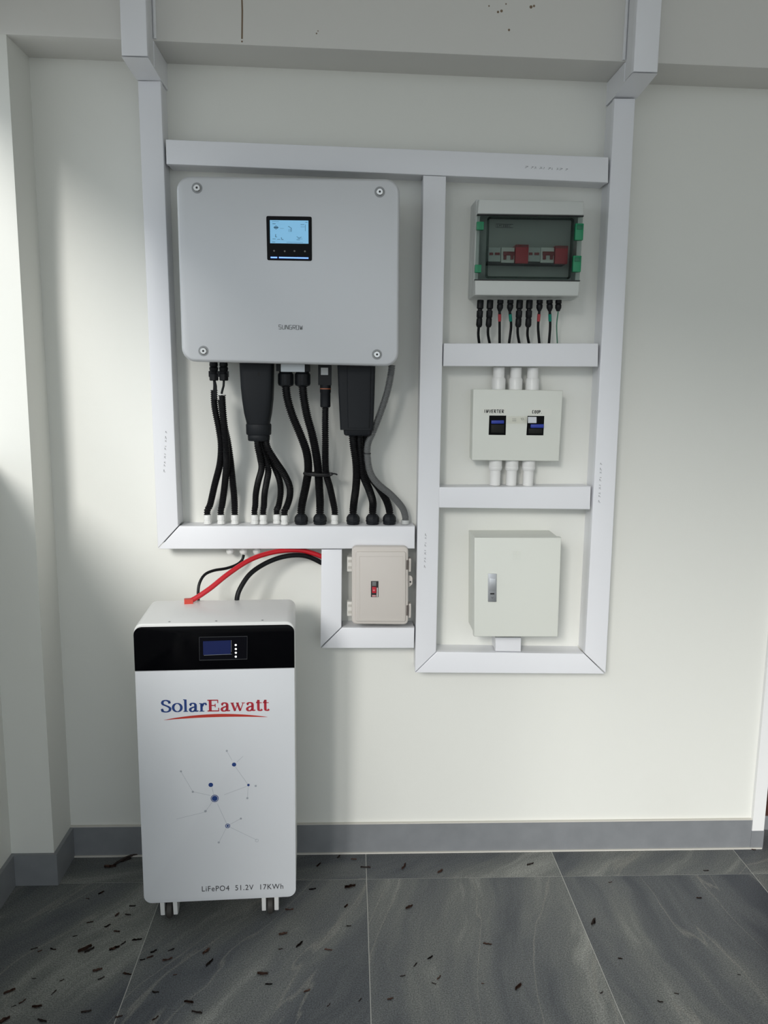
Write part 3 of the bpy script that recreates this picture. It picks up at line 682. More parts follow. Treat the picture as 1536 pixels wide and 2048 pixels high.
# devices on the rail: proud of the inner panel, seen through the door
ydv = YD+.020
def dev(x0, y0, x1, y1): return vrect(ydv, *q6(x0, y0), *q6(x1, y1))
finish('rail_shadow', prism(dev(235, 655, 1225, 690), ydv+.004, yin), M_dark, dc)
for x0, x1 in ((240, 392), (745, 900)):
    d = finish('fuse_holder', prism(dev(x0, 480, x1, 660), ydv, yin, .001), mat('pale_grey_device', (.50, .53, .53), .5), dc)
    for a, b in ((x0+8, x0+55), (x0+78, x0+140)):
        finish('fuse_lever', prism(dev(a, 545, b, 578), ydv-.002, ydv+.002, .0006), M_redd, d)
for x0, x1 in ((400, 568), (905, 1075)):
    d = finish('circuit_breaker', prism(dev(x0, 480, x1, 675), ydv, yin, .001), mat('off_white_device', (.72, .72, .70), .5), dc)
    finish('toggle_bar', prism(dev(x0+22, 535, x1, 582), ydv-.006, ydv+.001, .001), M_redd, d)
    for k in range(2): finish('toggle', prism(dev(x0+26+k*90, 580, x0+62+k*90, 636), ydv-.007, ydv+.001, .001), M_redd, d)
for x0, x1, y0, y1 in ((578, 742, 446, 686), (1084, 1246, 460, 692)):
    d = finish('surge_arrester', prism(dev(x0, y0, x1, y1), ydv-.006, yin, .0015), M_redm, dc)
    finish('arrester_cap', prism(dev(x0+4, y0+2, x1-4, y0+34), ydv-.0075, ydv-.005, .0006), M_redd, d)
# small printed label inside
a = W(*q6(332, 225), yin); b = W(*q6(550, 228), yin); ex = (b-a).normalized(); L = (b-a).length
bm = bmesh.new(); hh = .0095; ribbon(bm, [(0, 0), (L, 0), (L, hh), (0, hh), (0, 0)], a, EX, EZ, NY, .0008)
lab = finish('panel_label', bm, M_ink, dc); finish('label_lettering', text_bm('LM EBEC', a+EX*.003+EZ*.002, EX, EZ, NY, L-.008, hh-.004), M_ink, lab)
# glands and wires below
zbar = W(1000, 686, -TD).z
wires = [(400, 'mc', None, [(383, 1215), (380, 1270), (388, 1345)], 'first'), (485, 'mc', None, [(466, 1215), (466, 1270), (480, 1345)], 'second'),
         (575, 'cap', M_tape, [(567, 1075), (567, 1200), (567, 1345)], 'third'), (662, 'cap', M_teal, [(657, 1075), (668, 1190), (650, 1345)], 'fourth'),
         (745, 'mc', None, [(726, 1215), (727, 1270), (741, 1345)], 'fifth'), (830, 'mc', None, [(814, 1220), (812, 1275), (826, 1345)], 'sixth'),
         (920, 'cap', M_tape, [(915, 1075), (905, 1200), (917, 1345)], 'seventh'), (1005, 'cap', M_teal, [(1008, 1075), (1011, 1200), (1000, 1345)], 'eighth'),
         (1085, 'cap', 'g', [(1080, 1075), (1068, 1190), (1075, 1345)], 'last')]
for zx, kind, tape, pts, nth in wires:
    yt, yb_ = -.062, -.038
    top = W(*q5(zx, 962), yt); top.z = W(*q5(zx, 985), yt).z+.006
    look = {'mc': 'long black plug and wire', 'cap': 'short black gland and wire'}[kind]
    if tape is M_tape: look = 'red-taped black wire'
    elif tape is M_teal: look = 'green-taped black wire'
    elif tape == 'g': look = 'thin green wire'
    t = thing('wire_lead', f'{look}, {nth} from left under the clear-door box', 'cable', (W(*q5(pts[-1][0], 1345), yb_).x, yb_, zbar), 'leads under the clear-door box')
    if kind == 'mc':
        bot = W(*q5(pts[0][0]+3, 1205), yt); ax = bot-top; Ln = ax.length; M = ax.to_track_quat('Z', 'Y').to_matrix()
        finish('plug', lathe(top, [(.0088, 0), (.0094, .002), (.0094, Ln*.30), (.0065, Ln*.34), (.0065, Ln*.38), (.0090, Ln*.40), (.0090, Ln*.62), (.0072, Ln*.66), (.0084, Ln*.70), (.0088, Ln*.92), (.006, Ln)], 10, 'Z', M), M_blk, t)
        finish('locking_clip', box(-.0102, .0102, -.003, .003, Ln*.42, Ln*.56, .0008, M=Matrix.Translation(top) @ M.to_4x4()), M_blk, t)
    else:
        bot = W(*q5(pts[0][0], 1065), yt); ax = bot-top; Ln = ax.length; M = ax.to_track_quat('Z', 'Y').to_matrix()
        finish('gland', lathe(top, [(.0088, 0), (.0090, Ln*.3), (.0072, Ln*.35), (.0088, Ln*.45), (.0088, Ln*.7), (.0045, Ln)], 10, 'Z', M), M_blk, t)
    n = len(pts); P = [bot-ax.normalized()*.006] + [W(*q5(a, b), yt+(yb_-yt)*i/(n-1)) for i, (a, b) in enumerate(pts)]
    P[-1].z = zbar-.0005
    finish('wire', tube(P, .0018 if tape == 'g' else .0039, .006, 8), M_gwire if tape == 'g' else M_blk, t)
    if tape and tape != 'g':
        A = W(*q5(pts[0][0]*.8+pts[1][0]*.2, 1088), yt); B = W(*q5(pts[0][0]*.3+pts[1][0]*.7, 1150), yt+.008); finish('tape_band', tube([A, B], .0047, sides=10), tape, t)

# ================================================================== SWITCH BOX WITH TWO BREAKERS
q7 = lambda zx, zy: (930+zx/7.68, 790+zy/7.68)
YS = -.066
sb = thing('switch_box', 'ivory switch box with two black breakers and handwritten labels', 'switch box', (.48, 0, 1.268))
front = quad(YS, (946.5, 778), (1126, 781), (1118, 922.5), (943.5, 920.5))
finish('back_box', prism(inset(front, .0025), -.056, 0), M_ivory, sb)
finish('cover', front_bevel_prism(inset(front, .0), YS, -.055, .0025), M_ivory, sb)
for k, pts in enumerate(([(373, 315), (632, 316), (623, 615), (362, 612)], [(960, 320), (1218, 322), (1203, 620), (942, 618)])):
    br = finish('breaker', prism([WX(*q7(*p), YS) for p in pts], YS-.0006, YS+.006), M_gloss, sb)
    tq = [(408, 390), (600, 388), (598, 440), (405, 442)] if k == 0 else [(1012, 450), (1210, 448), (1206, 506), (1008, 505)]
    finish('toggle', prism([WX(*q7(*p), YS-.008) for p in tq], YS-.010, YS, .0015), M_blue, br)
    fq = [(400, 455), (600, 455), (598, 580), (398, 578)] if k == 0 else [(975, 515), (1185, 515), (1182, 595), (972, 593)]
    finish('breaker_face', prism([WX(*q7(*p), YS-.001) for p in fq], YS-.003, YS, .0006), mat('dark_device', (.010, .010, .009), .5, spec=.2), br)
lk = finish('interlock_slide', prism([WX(*q7(*p), YS-.012) for p in ((640, 325), (1100, 325), (1100, 437), (640, 440))], YS-.0135, YS-.0115, .0006), M_clear2, sb)
finish('slide_end', prism([WX(*q7(*p), YS-.0136) for p in ((966, 335), (1098, 337), (1097, 430), (966, 430))], YS-.0142, YS-.0134), mat('slide_white', (.66, .68, .72), .4), lk)
bm = bmesh.new()
for (x0, y0, x1, y1) in ((725, 368, 785, 370), (725, 395, 785, 396), (860, 350, 880, 390), (885, 350, 905, 385)):
    A = W(*q7(x0, y0), YS-.0136); B = W(*q7(x1, y1), YS-.0136); ribbon(bm, [(0, 0), ((B-A).x, (B-A).z)], A, EX, EZ, NY, .0008)
finish('slide_mark', bm, M_inkg, lk)
HW = {'I': [[(.5, 1), (.5, 0)]], 'N': [[(.05, 0), (.1, 1)], [(.1, 1), (.45, 0), (.9, .3), (.9, 1)]], 'V': [[(0, 1), (.45, 0), (1, 1)]], 'E': [[(.9, 1), (.1, .95), (.1, 0), (.9, .05)], [(.1, .5), (.8, .5)]],
      'R': [[(.1, 0), (.1, 1), (.8, .95), (.8, .55), (.1, .45), (.95, 0)]], 'T': [[(0, 1), (1, .95)], [(.5, 1), (.5, 0)]], 'C': [[(.9, .95), (.3, .9), (.1, .5), (.3, .05), (.9, .1)]],
      'O': [[(.2, .9), (.1, .2), (.6, 0), (.9, .3), (.8, .9), (.2, .9)]], 'P': [[(.1, 0), (.15, 1), (.85, .9), (.8, .5), (.15, .45)]], '.': [[(.1, .05), (.35, .05)]]}
for txt, a, b, sq in (('INVERTER', (288, 272), (605, 275), ((265, 205), (640, 205), (640, 312), (265, 312))), ('COOP.', (1030, 282), (1200, 285), ((970, 205), (1335, 210), (1330, 316), (968, 314)))):
    tq = finish('label_tape', prism([WX(*q7(*p), YS) for p in sq], YS-.0003, YS+.0005), mat('matt_tape', (.76, .765, .71), .7), sb)
    A = W(*q7(*a), YS-.0003); B = W(*q7(*b), YS-.0003); n = len(txt); stp = (B-A).x/n; bm = bmesh.new()
    for i, chx in enumerate(txt):
        for st in HW[chx]: ribbon(bm, [((i+.05+x*.72)*stp, y*.0090) for x, y in st], A, EX, EZ, NY, .0018, h=.0003)
    finish('handwriting', bm, M_ink, tq)
# conduit adaptors above and below
zt_ = W(1000, 734, -TD).z; zt2 = W(1000, 974, -TD).z
zc0 = W(1000, 778, -.035).z; zc1 = W(1000, 922, -.035).z
for i, nth in enumerate(('left', 'middle', 'right')):
    px = (997.5, 1031.5, 1065)[i]; x = W(px, 757, -.036).x
    zb = zc0-.004+i*-.0003; H = zt_-zb
    t = thing('conduit_adaptor', f'{nth} one of three white conduit adaptors above the switch box', 'conduit', (x, -.036, zb), 'white conduit adaptors')
    finish('socket', lathe((x, -.036, zb), [(.0200, 0), (.0200, H*.48), (.0172, H*.56)], 20), M_conduit, t)
    finish('pipe', lathe((x, -.036, zb), [(.0165, H*.5), (.0165, H-.0005)], 20), M_conduit, t)
    px = (990.5, 1023, 1056.5)[i]; x = W(px, 945, -.036).x; zb = zt2+.0002; H = zc1-zb+.004
    t = thing('conduit_adaptor', f'{nth} one of three white conduit adaptors below the switch box', 'conduit', (x, -.036, zb), 'white conduit adaptors')
    finish('pipe', lathe((x, -.036, zb), [(.0158, 0), (.0158, H*.62)], 20), M_conduit, t)
    finish('socket', lathe((x, -.036, zb), [(.0165, H*.58), (.0195, H*.64), (.0195, H)], 20), M_conduit, t)
    finish('socket_ring', lathe((x, -.036, zb), [(.0199, H*.68), (.0199, H*.74)], 20), M_conduit, t)

# ================================================================== IVORY STEEL CABINET
q8 = lambda zx, zy: (840+zx/3.84, 1000+zy/3.84)
YP = -.136
pb = thing('steel_cabinet', 'ivory steel cabinet with a small grey latch on its door', 'cabinet', (.485, 0, .758))
dq = quad(YP, (949, 1075.5), (1123, 1075.5), (1116, 1274), (948, 1273.5))
finish('body', prism(inset(dq, .003), -.112, 0, .002), M_ivory, pb)
pdoor = finish('door', front_bevel_prism(dq, YP, -.114, .003), M_ivory, pb)
fq = [WX(*q8(*p), YP) for p in ((522, 563), (587, 565), (585, 780), (521, 779))]
la = finish('latch', prism(fq, YP-.004, YP+.001, .001), M_steeld, pdoor)
finish('latch_lever', prism([WX(*q8(*p), YP-.004) for p in ((532, 600), (580, 602), (579, 695), (531, 694))], YP-.0065, YP-.003, .0008), mat('zinc_light', (.60, .61, .63), .35, metal=.8), pdoor)
c = W(*q8(555, 720), YP-.004); finish('key_slot', box(c.x-.006, c.x+.006, c.y-.0006, c.y+.0005, c.z-.0022, c.z+.0022), M_dark, pdoor)
c = W(*q8(555, 750), YP-.004); bm = bmesh.new(); ribbon(bm, [(-.003, .002), (0, -.002), (.003, .002)], c, EX, EZ, NY, .001); finish('latch_arrow', bm, M_inkg, pdoor)
c = W(*q8(742, 425), YP); bm = bmesh.new()
for dx in (-1, 1):
    for dz in (-1, 1): add_box(bm, c.x+dx*.0062-.0048, c.x+dx*.0062+.0048, YP-.0009, YP+.001, c.z+dz*.0072-.0058, c.z+dz*.0072+.0058)
bevel_all(bm, .0006, 1); finish('embossed_emblem', bm, M_ivory, pdoor)

# ================================================================== BEIGE BREAKER BOX
q9 = lambda zx, zy: (680+zx/9.035, 1080+zy/9.035)
YE = -.105
be = thing('breaker_box', 'small beige plastic box with a red breaker in its lid', 'breaker box', (.09, 0, .79))
lid = [WX(*q9(*p), YE) for p in ((214, 125), (1238, 130), (1236, 1545), (212, 1535))]
bs = inset(lid, .006); zcap = W(760, 1098, -TD).z-.001
bs = [(x, min(z, zcap)) for x, z in bs]
finish('base', prism(rounded(bs, .006, 4), -.0775, 0), M_beiged, be)
ld = finish('lid', front_bevel_prism(rounded(lid, .014, 5), YE+.006, -.0775, .005, 3), M_beige, be)
pq = [WX(*q9(*p), YE) for p in ((285, 215), (1190, 215), (1185, 1480), (282, 1475))]
finish('lid_panel', front_bevel_prism(rounded(pq, .005, 3), YE, YE+.007, .003, 2), M_beige, ld)
pr = [WX(*q9(*p), YE) for p in ((345, 290), (1140, 290), (1135, 1440), (342, 1437))]
bm = bmesh.new(); po = pr; pi_ = inset(pr, .0015)
for i in range(4):
    j = (i+1) % 4; add_prism(bm, [po[i], po[j], pi_[j], pi_[i]], YE-.0006, YE+.001)
finish('panel_rim', bm, M_beige, ld)
for y0, y1 in ((300, 560), (1105, 1360)):
    h = finish('hinge', prism([WX(*q9(*p), -.075) for p in ((128, y0), (232, y0), (232, y1), (128, y1))], -.083, -.058, .002), mat('pale_beige', (.68, .66, .62), .5), be)
    for k in range(2):
        a = [WX(*q9(*p), -.083) for p in ((146, y0+58+k*115), (212, y0+58+k*115), (212, y0+105+k*115), (146, y0+105+k*115))]
        finish('hinge_gap', prism(a, -.0835, -.080), M_beiged, h)
for y0, y1 in ((325, 560), (1140, 1390)):
    l = finish('clip', prism([WX(*q9(*p), -.078) for p in ((1236, y0), (1280, y0), (1276, y1), (1232, y1))], -.088, -.06, .0015), M_beige, be)
    finish('clip_slot', prism([WX(*q9(*p), YE+.006) for p in ((1200, y0+40), (1234, y0+40), (1230, y1-25), (1196, y1-25))], YE+.0055, YE+.012), mat('brown_gap', (.12, .10, .09), .7), l)
tab = finish('lock_tab', prism([WX(*q9(*p), -.075) for p in ((1232, 630), (1285, 645), (1308, 680), (1306, 790), (1262, 835), (1232, 850))], -.079, -.070, .001), M_beige, be)
c = W(*q9(1272, 757), -.079); finish('lock_hole', lathe(c, [(.0028, -.0004), (.0028, .001)], 12, 'Y'), M_dark, tab)
bq = [WX(*q9(*p), YE) for p in ((560, 742), (695, 742), (693, 1030), (558, 1030))]
bk = finish('breaker', prism(bq, YE-.0008, YE+.004), M_dark, be)
finish('breaker_window', prism([WX(*q9(*p), YE) for p in ((580, 752), (655, 752), (655, 828), (580, 828))], YE-.003, YE, .0006), mat('device_grey', (.16, .17, .17), .4), bk)
finish('toggle', prism([WX(*q9(*p), YE-.006) for p in ((580, 850), (655, 850), (655, 955), (580, 955))], YE-.009, YE, .001), M_redm, bk)
finish('toggle_foot', prism([WX(*q9(*p), YE-.002) for p in ((580, 995), (652, 995), (652, 1022), (580, 1022))], YE-.004, YE, .0006), mat('pink_edge', (.62, .33, .33), .5), bk)
finish('breaker_edge', prism([WX(*q9(*p), YE) for p in ((662, 860), (683, 860), (681, 1025), (662, 1025))], YE-.002, YE, .0004), mat('white_device', (.75, .74, .72), .5), bk)
A = W(*q9(605, 915), YE-.009); bm = bmesh.new()
for st in ([(-.0028, .001), (.0035, .001)], [(.0003, .003), (.0003, -.0025)], [(-.002, .003), (-.001, -.0005)], [(.0025, .003), (.0015, -.0005)]): ribbon(bm, [(x+.001, y) for x, y in st], A, EX, EZ, NY, .0006)
finish('toggle_mark', bm, mat('pale_pink_print', (.75, .5, .5), .5), bk)

# ================================================================== BATTERY CABINET ON CASTERS
PHI = radians(3); bex = Vector((cos(PHI), sin(PHI), 0)); bn = Vector((sin(PHI), -cos(PHI), 0)); BQ = Vector((-.4, -.37, 0))
def B(px, py, off=0.0):
    """front plane of the battery -> (u, z) in its own frame"""
    q = BQ+bn*off; d = ray(px, py); p = CAM+d*(bn.dot(q-CAM)/bn.dot(d)); return ((p-BQ).dot(bex), p.z)
MB = Matrix.Translation(BQ) @ Matrix.Rotation(PHI, 4, 'Z')
DEP = .215
bt = thing('battery_cabinet', 'white battery cabinet on casters with a black top panel', 'battery', BQ+bex*.05-bn*(DEP/2), rotz=PHI)
def bfin(name, bm, m, parent=None):
    bm.transform(MB); return finish(name, bm, m, parent or bt)
u0, u1, zb0, zt0 = -.1525, .2575, .0905, .8735
FR = [(u0, zt0), (u1, zt0), (u1, zb0), (u0, zb0)]
FRb = [(u0+.001, zt0), (u1-.001, zt0), (u1-.001, zb0), (u0+.001, zb0)]
bfin('shell', front_bevel_prism(rounded(FRb, .022, 7), .0, DEP, .004, 3), M_batw)
zj = (B(270, 1340)[1]+B(588, 1336)[1])/2
ins = .0025
bfin('front_panel', front_bevel_prism(rounded([(u0+ins*.4, zj-.0008), (u1-ins*.4, zj-.0008), (u1-ins*.4, zb0+.001), (u0+ins*.4, zb0+.001)], [0, 0, .022, .022], 7), -.004, .004, .0015, 2), M_bat)
blk = bfin('black_panel', front_bevel_prism(rounded([(u0+ins*.4, zt0-.0085), (u1-ins*.4, zt0-.0085), (u1-ins*.4, zj+.0004), (u0+ins*.4, zj+.0004)], [.020, .020, 0, 0], 7), -.0042, .004, .001, 2), M_gloss)
def bq(off, *px): return [B(x, y, off) for x, y in px]
yo = -.0042
dsp = bfin('display_panel', prism(bq(-yo, (397.5, 1274), (495, 1272), (494.5, 1318), (398.5, 1321)), yo-.0002, yo+.001), mat('smoky_black', (.003, .003, .005), .12, spec=.08))
bfin('display_screen', prism(bq(-yo, (406, 1282.5), (461.5, 1280.5), (461.5, 1307.5), (406.5, 1310)), yo-.0006, yo+.001), M_bluescr, dsp)
bm = bmesh.new(); on = Vector((0, -1, 0))
def bstroke(bm, pts, w, off, thin=None, h=.0004):
    P = [B(x, y, -off) for x, y in pts]; ribbon(bm, P, Vector((0, off, 0)), EX, EZ, on, w, thin, h)
bstroke(bm, [(398.5, 1274.5), (494.5, 1272.5), (494, 1318), (399, 1320.5), (398.5, 1274.5)], .0012, yo-.0002)
bfin('display_outline', bm, M_frame, dsp)
bm = bmesh.new(); bstroke(bm, [(408, 1310.5), (464, 1308.3)], .0008, yo-.0004); bstroke(bm, [(462.6, 1280.5), (462.6, 1304)], .0007, yo-.0004)
bfin('screen_edge', bm, mat('pale_edge', (.22, .24, .28), .3), dsp)
for x, y in ((471.5, 1290), (471.7, 1298), (471.7, 1305.5), (471.6, 1313.3)):
    u, z = B(x, y, -yo); bfin('status_light', lathe((u, yo-.0004, z), [(.0022, -.0003), (.0027, .0004)], 14, 'Y'), M_ledw, dsp)
for px in (337, 431, 524):
    u, _ = B(px, 1243); bfin('top_screw', lathe((u, .012, zt0), [(.0028, -.001), (.0028, .0012), (.0015, .0018)], 10), M_steeld)
# name: serif letters drawn with a broad pen
yw = -.004
GL = {'S': (.62, [([(.50, .74), (.47, .88), (.38, .97), (.27, 1.0), (.14, .94), (.09, .79), (.14, .65), (.28, .55), (.42, .45), (.52, .31), (.49, .12), (.38, .02), (.26, 0), (.12, .06), (.05, .26)], 'c'), ([(.515, .72), (.515, .99)], .035), ([(.045, .0), (.045, .28)], .035)]),
      'o': (.62, [('ell', .31, .325, .235, .315)]),
      'l': (.33, [([(.16, .02), (.16, 1.06)], .14), ([(.03, .02), (.30, .02)], .045), ([(.03, 1.045), (.16, 1.04)], .045)]),
      'a': (.58, [([(.09, .50), (.16, .61), (.27, .64), (.37, .58), (.40, .46), (.40, .12), (.45, .03), (.56, .05)], 'c'), ([(.40, .37), (.24, .32), (.11, .22), (.10, .09), (.18, .01), (.29, .03), (.39, .14)], 'c'), ('dot', .12, .49, .055)]),
      'r': (.47, [([(.16, .02), (.16, .62)], .14), ([(.03, .02), (.32, .02)], .045), ([(.03, .61), (.16, .61)], .045), ([(.19, .40), (.25, .55), (.35, .63), (.43, .58)], 'c'), ('dot', .42, .54, .06)]),
      'E': (.76, [([(.19, .02), (.19, 1.0)], .16), ([(.03, .97), (.62, .97)], .065), ([(.19, .51), (.47, .51)], .06), ([(.03, .035), (.66, .035)], .065), ([(.625, 1.0), (.625, .72)], .055), ([(.67, 0), (.67, .30)], .055), ([(.475, .36), (.475, .66)], .05)]),
      'w': (.88, [([(.10, .63), (.27, .01)], .125), ([(.27, .01), (.42, .60)], .05), ([(.40, .63), (.57, .01)], .125), ([(.57, .01), (.74, .62)], .05), ([(.01, .625), (.22, .625)], .042), ([(.33, .625), (.50, .625)], .042), ([(.65, .625), (.85, .625)], .042)]),
      't': (.40, [([(.16, .84), (.16, .15), (.21, .03), (.30, .02), (.37, .11)], 'c'), ([(.02, .62), (.36, .62)], .045), ([(.05, .64), (.16, .84)], .05)])}
def serif(txt, u, z, s, slope):
    bm = bmesh.new(); x = 0
    for chx in txt:
        adv, sts = GL[chx]; ky = SY*s*(1.0 if chx in 'SEl' else 1.13)
        def tr(a, b): return (u+(x+a)*s, z+b*ky+slope*(x+a)*s)
        for st in sts:
            if st[0] == 'ell':
                pts = [tr(st[1]+st[3]*cos(2*pi*k/28), st[2]+st[4]*sin(2*pi*k/28)) for k in range(28)]
                ribbon(bm, pts, Vector((0, yw, 0)), EX, EZ, on, .150*s, .05*s, closed=True)
            elif st[0] == 'dot': disc(bm, tr(st[1], st[2]), st[3]*s*.9, Vector((0, yw, 0)), EX, EZ, on, sides=12)
            else:
                pts, wdt = st; pts = smooth2(pts) if wdt == 'c' else pts
                pts = [tr(a, b) for a, b in pts]
                if wdt == 'c': ribbon(bm, pts, Vector((0, yw, 0)), EX, EZ, on, .150*s, .065*s)
                else: ribbon(bm, pts, Vector((0, yw, 0)), EX, EZ, on, wdt*s)
        x += adv
    return bm, u+x*s
SY = .70
ua, za = B(322, 1424, -yw); ub, zb_ = B(539, 1421, -yw)
tot = sum(GL[c][0] for c in 'SolarEawatt'); s = (ub-ua)/tot; SY = .70
slope = (zb_-za)/(ub-ua)
bm, un = serif('Solar', ua, za, s, slope); bfin('blue_lettering', bm, M_navy)
bm, un = serif('Eawatt', un, za+slope*(un-ua), s, slope); bfin('red_lettering', bm, M_crim)
# swoosh
bm = bmesh.new(); top = []; bot = []
for k in range(25):
    t_ = k/24; x = 328+(535-328)*t_; ymid = 1440-(1440-1427)*sin(pi*t_**.85)**.9 + (1-2*abs(t_-.5))*0 - 4*t_*0
    ymid = 1440*(1-t_)**2+2*1425*t_*(1-t_)+1434*t_**2; hw = 2.9*sin(pi*min(1, t_*1.0))**.8+.15
    top.append(B(x, ymid-hw, -yw)); bot.append(B(x, ymid+hw, -yw))
T = [bm.verts.new((a, yw-.0004, b)) for a, b in top]; Bt = [bm.verts.new((a, yw-.0004, b)) for a, b in bot]
for i in range(24): bm.faces.new((T[i], T[i+1], Bt[i+1], Bt[i]))
bfin('red_swoosh', bm, mat('red_orange_ink', (.50, .035, .02), .45))
# molecule picture
g2 = lambda zx, zy: (320+zx/6.4, 1470+zy/6.4)
bm = bmesh.new()
for seg in ([(855, 205), (920, 320)], [(985, 345), (1065, 270)], [(960, 400), (1130, 640)], [(1130, 640), (1120, 810)], [(820, 765), (1115, 655)], [(665, 670), (690, 770)], [(270, 470), (420, 725)], [(430, 728), (650, 775)], [(590, 970), (665, 860)], [(210, 1075), (580, 985)], [(735, 880), (865, 1160)], [(865, 1160), (1035, 1070)], [(865, 1165), (1240, 1345)], [(860, 1165), (755, 1375)]):
    bstroke(bm, [g2(*seg[0]), g2(*seg[1])], .00065, yw, h=.0002)
for zx, zy, r in ((855, 203, .0028), (420, 727, .003), (582, 975, .0034), (1225, 652, .003), (1118, 808, .003), (752, 1375, .003), (1035, 1070, .0028), (268, 465, .0028)):
    disc(bm, B(*g2(zx, zy), -yw), r, Vector((0, yw, 0)), EX, EZ, on, .0003, 14)
c = B(*g2(1240, 1350), -yw); ribbon(bm, [(c[0]+.0042*cos(2*pi*k/16), c[1]+.0042*sin(2*pi*k/16)) for k in range(16)], Vector((0, yw, 0)), EX, EZ, on, .0008, h=.0003, closed=True)
bfin('molecule_lines', bm, M_inkl)
bm = bmesh.new()
for zx, zy, r in ((948, 378, .0056), (650, 638, .0060), (1132, 640, .0034), (700, 812, .0076), (866, 1163, .0030)):
    disc(bm, B(*g2(zx, zy), -yw), r, Vector((0, yw, 0)), EX, EZ, on, .0004, 24)
for zx, zy, r in ((700, 812, .0096), (866, 1163, .0056)):
    c = B(*g2(zx, zy), -yw); ribbon(bm, [(c[0]+r*cos(2*pi*k/28), c[1]+r*sin(2*pi*k/28)) for k in range(28)], Vector((0, yw, 0)), EX, EZ, on, .0017, h=.0004, closed=True)
bfin('molecule_dots', bm, M_navy)
a = B(404, 1783, -yw); b = B(566.5, 1777.5, -yw); Lx = Vector((b[0]-a[0], 0, b[1]-a[1]))
bm = text_bm('LiFePO4  51.2V  17KWh', Vector((a[0], yw, a[1])), Lx.normalized(), EZ, on, Lx.length, .0155, spacing=1.12)
bfin('capacity_lettering', bm, mat('dark_grey_ink', (.03, .03, .035), .5))
# casters
def caster(u, v):
    g = thing('caster_tmp', '', '', (0, 0, 0)); bpy.data.objects.remove(g)
    r = .0265
    bm = bmesh.new(); add_box(bm, u-.024, u+.024, v-.024, v+.024, zb0-.006, zb0+.001); bevel_all(bm, .002)
    p = bfin('caster', bm, M_batw)
    bm = bmesh.new()
    for sgn in (-1, 1):
        prof = [(v-.030, zb0-.004), (v+.020, zb0-.004), (v+.016, .022), (v-.006, .012), (v-.022, .018)]
        x0, x1 = sorted((u+sgn*.0115, u+sgn*.0235))
        a = [bm.verts.new((x0, y, z)) for y, z in prof]; b = [bm.verts.new((x1, y, z)) for y, z in prof]; bm.faces.new(a); bm.faces.new(b[::-1])
        for i in range(5): bm.faces.new((a[i], b[i], b[(i+1) % 5], a[(i+1) % 5]))
    add_box(bm, u-.026, u+.026, v-.028, v+.02, zb0-.016, zb0-.004)
    bmesh.ops.recalc_face_normals(bm, faces=bm.faces); bevel_all(bm, .002)
    bfin('caster_fork', bm, M_batw, p)
    bm = bmesh.new(); add_lathe(bm, (u, v-.002, r), [(r*.8, -.0085), (r*.97, -.006), (r, -.002), (r, .002), (r*.97, .006), (r*.8, .0085)], 24, 'X'); bfin('wheel', bm, M_tire, p)
    bm = bmesh.new(); add_lathe(bm, (u+.0235, v+.006, zb0-.022), [(.013, 0), (.013, .006), (.008, .010)], 14, 'X'); bfin('brake_hub', bm, M_batw, p)
for px, py in ((340, 1837), (541, 1828)):
    p = F(px, py); loc = MB.inverted() @ p
    caster(loc.x, loc.y+.012); caster(loc.x, DEP-.045)

# ------------------------------------------------------------------ battery cables
q10 = lambda zx, zy: (300+zx/2.743, 1020+zy/2.743)
Mi = MB
def bat_pt(u, v, z): return MB @ Vector((u, v, z))
zt_b = zt0
yl = -.145
lug = W(*q10(250, 490), yl)
def back_pt(px, v):       # a point on the cabinet's top at depth v under pixel column
    u, _ = B(px, 1215); return bat_pt(u*1.06+.002, v, zt_b)
t = thing('power_cable', 'thick red cable from the battery top to the trunking', 'cable', back_pt(383, DEP-.02), 'battery cables')
P = [W(*q10(x, y), Y) for x, y, Y in ((212, 502, -.185), (250, 484, -.180), (330, 430, -.165), (430, 350, -.14), (540, 278, -.11), (640, 240, -.085), (740, 222, -.065), (830, 222, -.05), (895, 238, -.042), (938, 254, -.038), (946, 257, -.037))]
finish('sheath', tube(P, .0072, .01, 14), M_red, t)
c = P[0]; finish('terminal_cover', box(-.012, .012, -.008, .008, -.004, .009, .002, M=Matrix.Translation((c.x, c.y+.0, zt_b+.004)) @ Matrix.Rotation(.2, 4, 'Z')), mat('red_boot', (.60, .06, .04), .45), t)
t = thing('power_cable', 'thick black cable arching from the battery top to the trunking', 'cable', back_pt(474, DEP-.02), 'battery cables')
P = [W(*q10(x, y), Y) for x, y, Y in ((476, 520, -.150), (478, 480, -.148), (495, 430, -.14), (545, 355, -.12), (620, 300, -.095), (710, 262, -.075), (800, 248, -.06), (870, 257, -.045), (935, 287, -.036), (944, 292, -.035))]
finish('sheath', tube(P, .0070, .01, 14), M_blk, t)
zu = W(480, 1098, -TD).z
t = thing('signal_cable', 'thin black cable from a white gland under the trunking to the battery', 'cable', back_pt(398, DEP-.02), 'battery cables')
P = [W(*q10(x, y), Y) for x, y, Y in ((514, 246, -.037), (505, 275, -.040), (475, 300, -.050), (420, 320, -.070), (350, 332, -.10), (300, 355, -.118), (272, 400, -.132), (264, 450, -.140), (266, 500, -.143))]
finish('sheath', tube(P, .0042, .008, 10), M_blk, t)
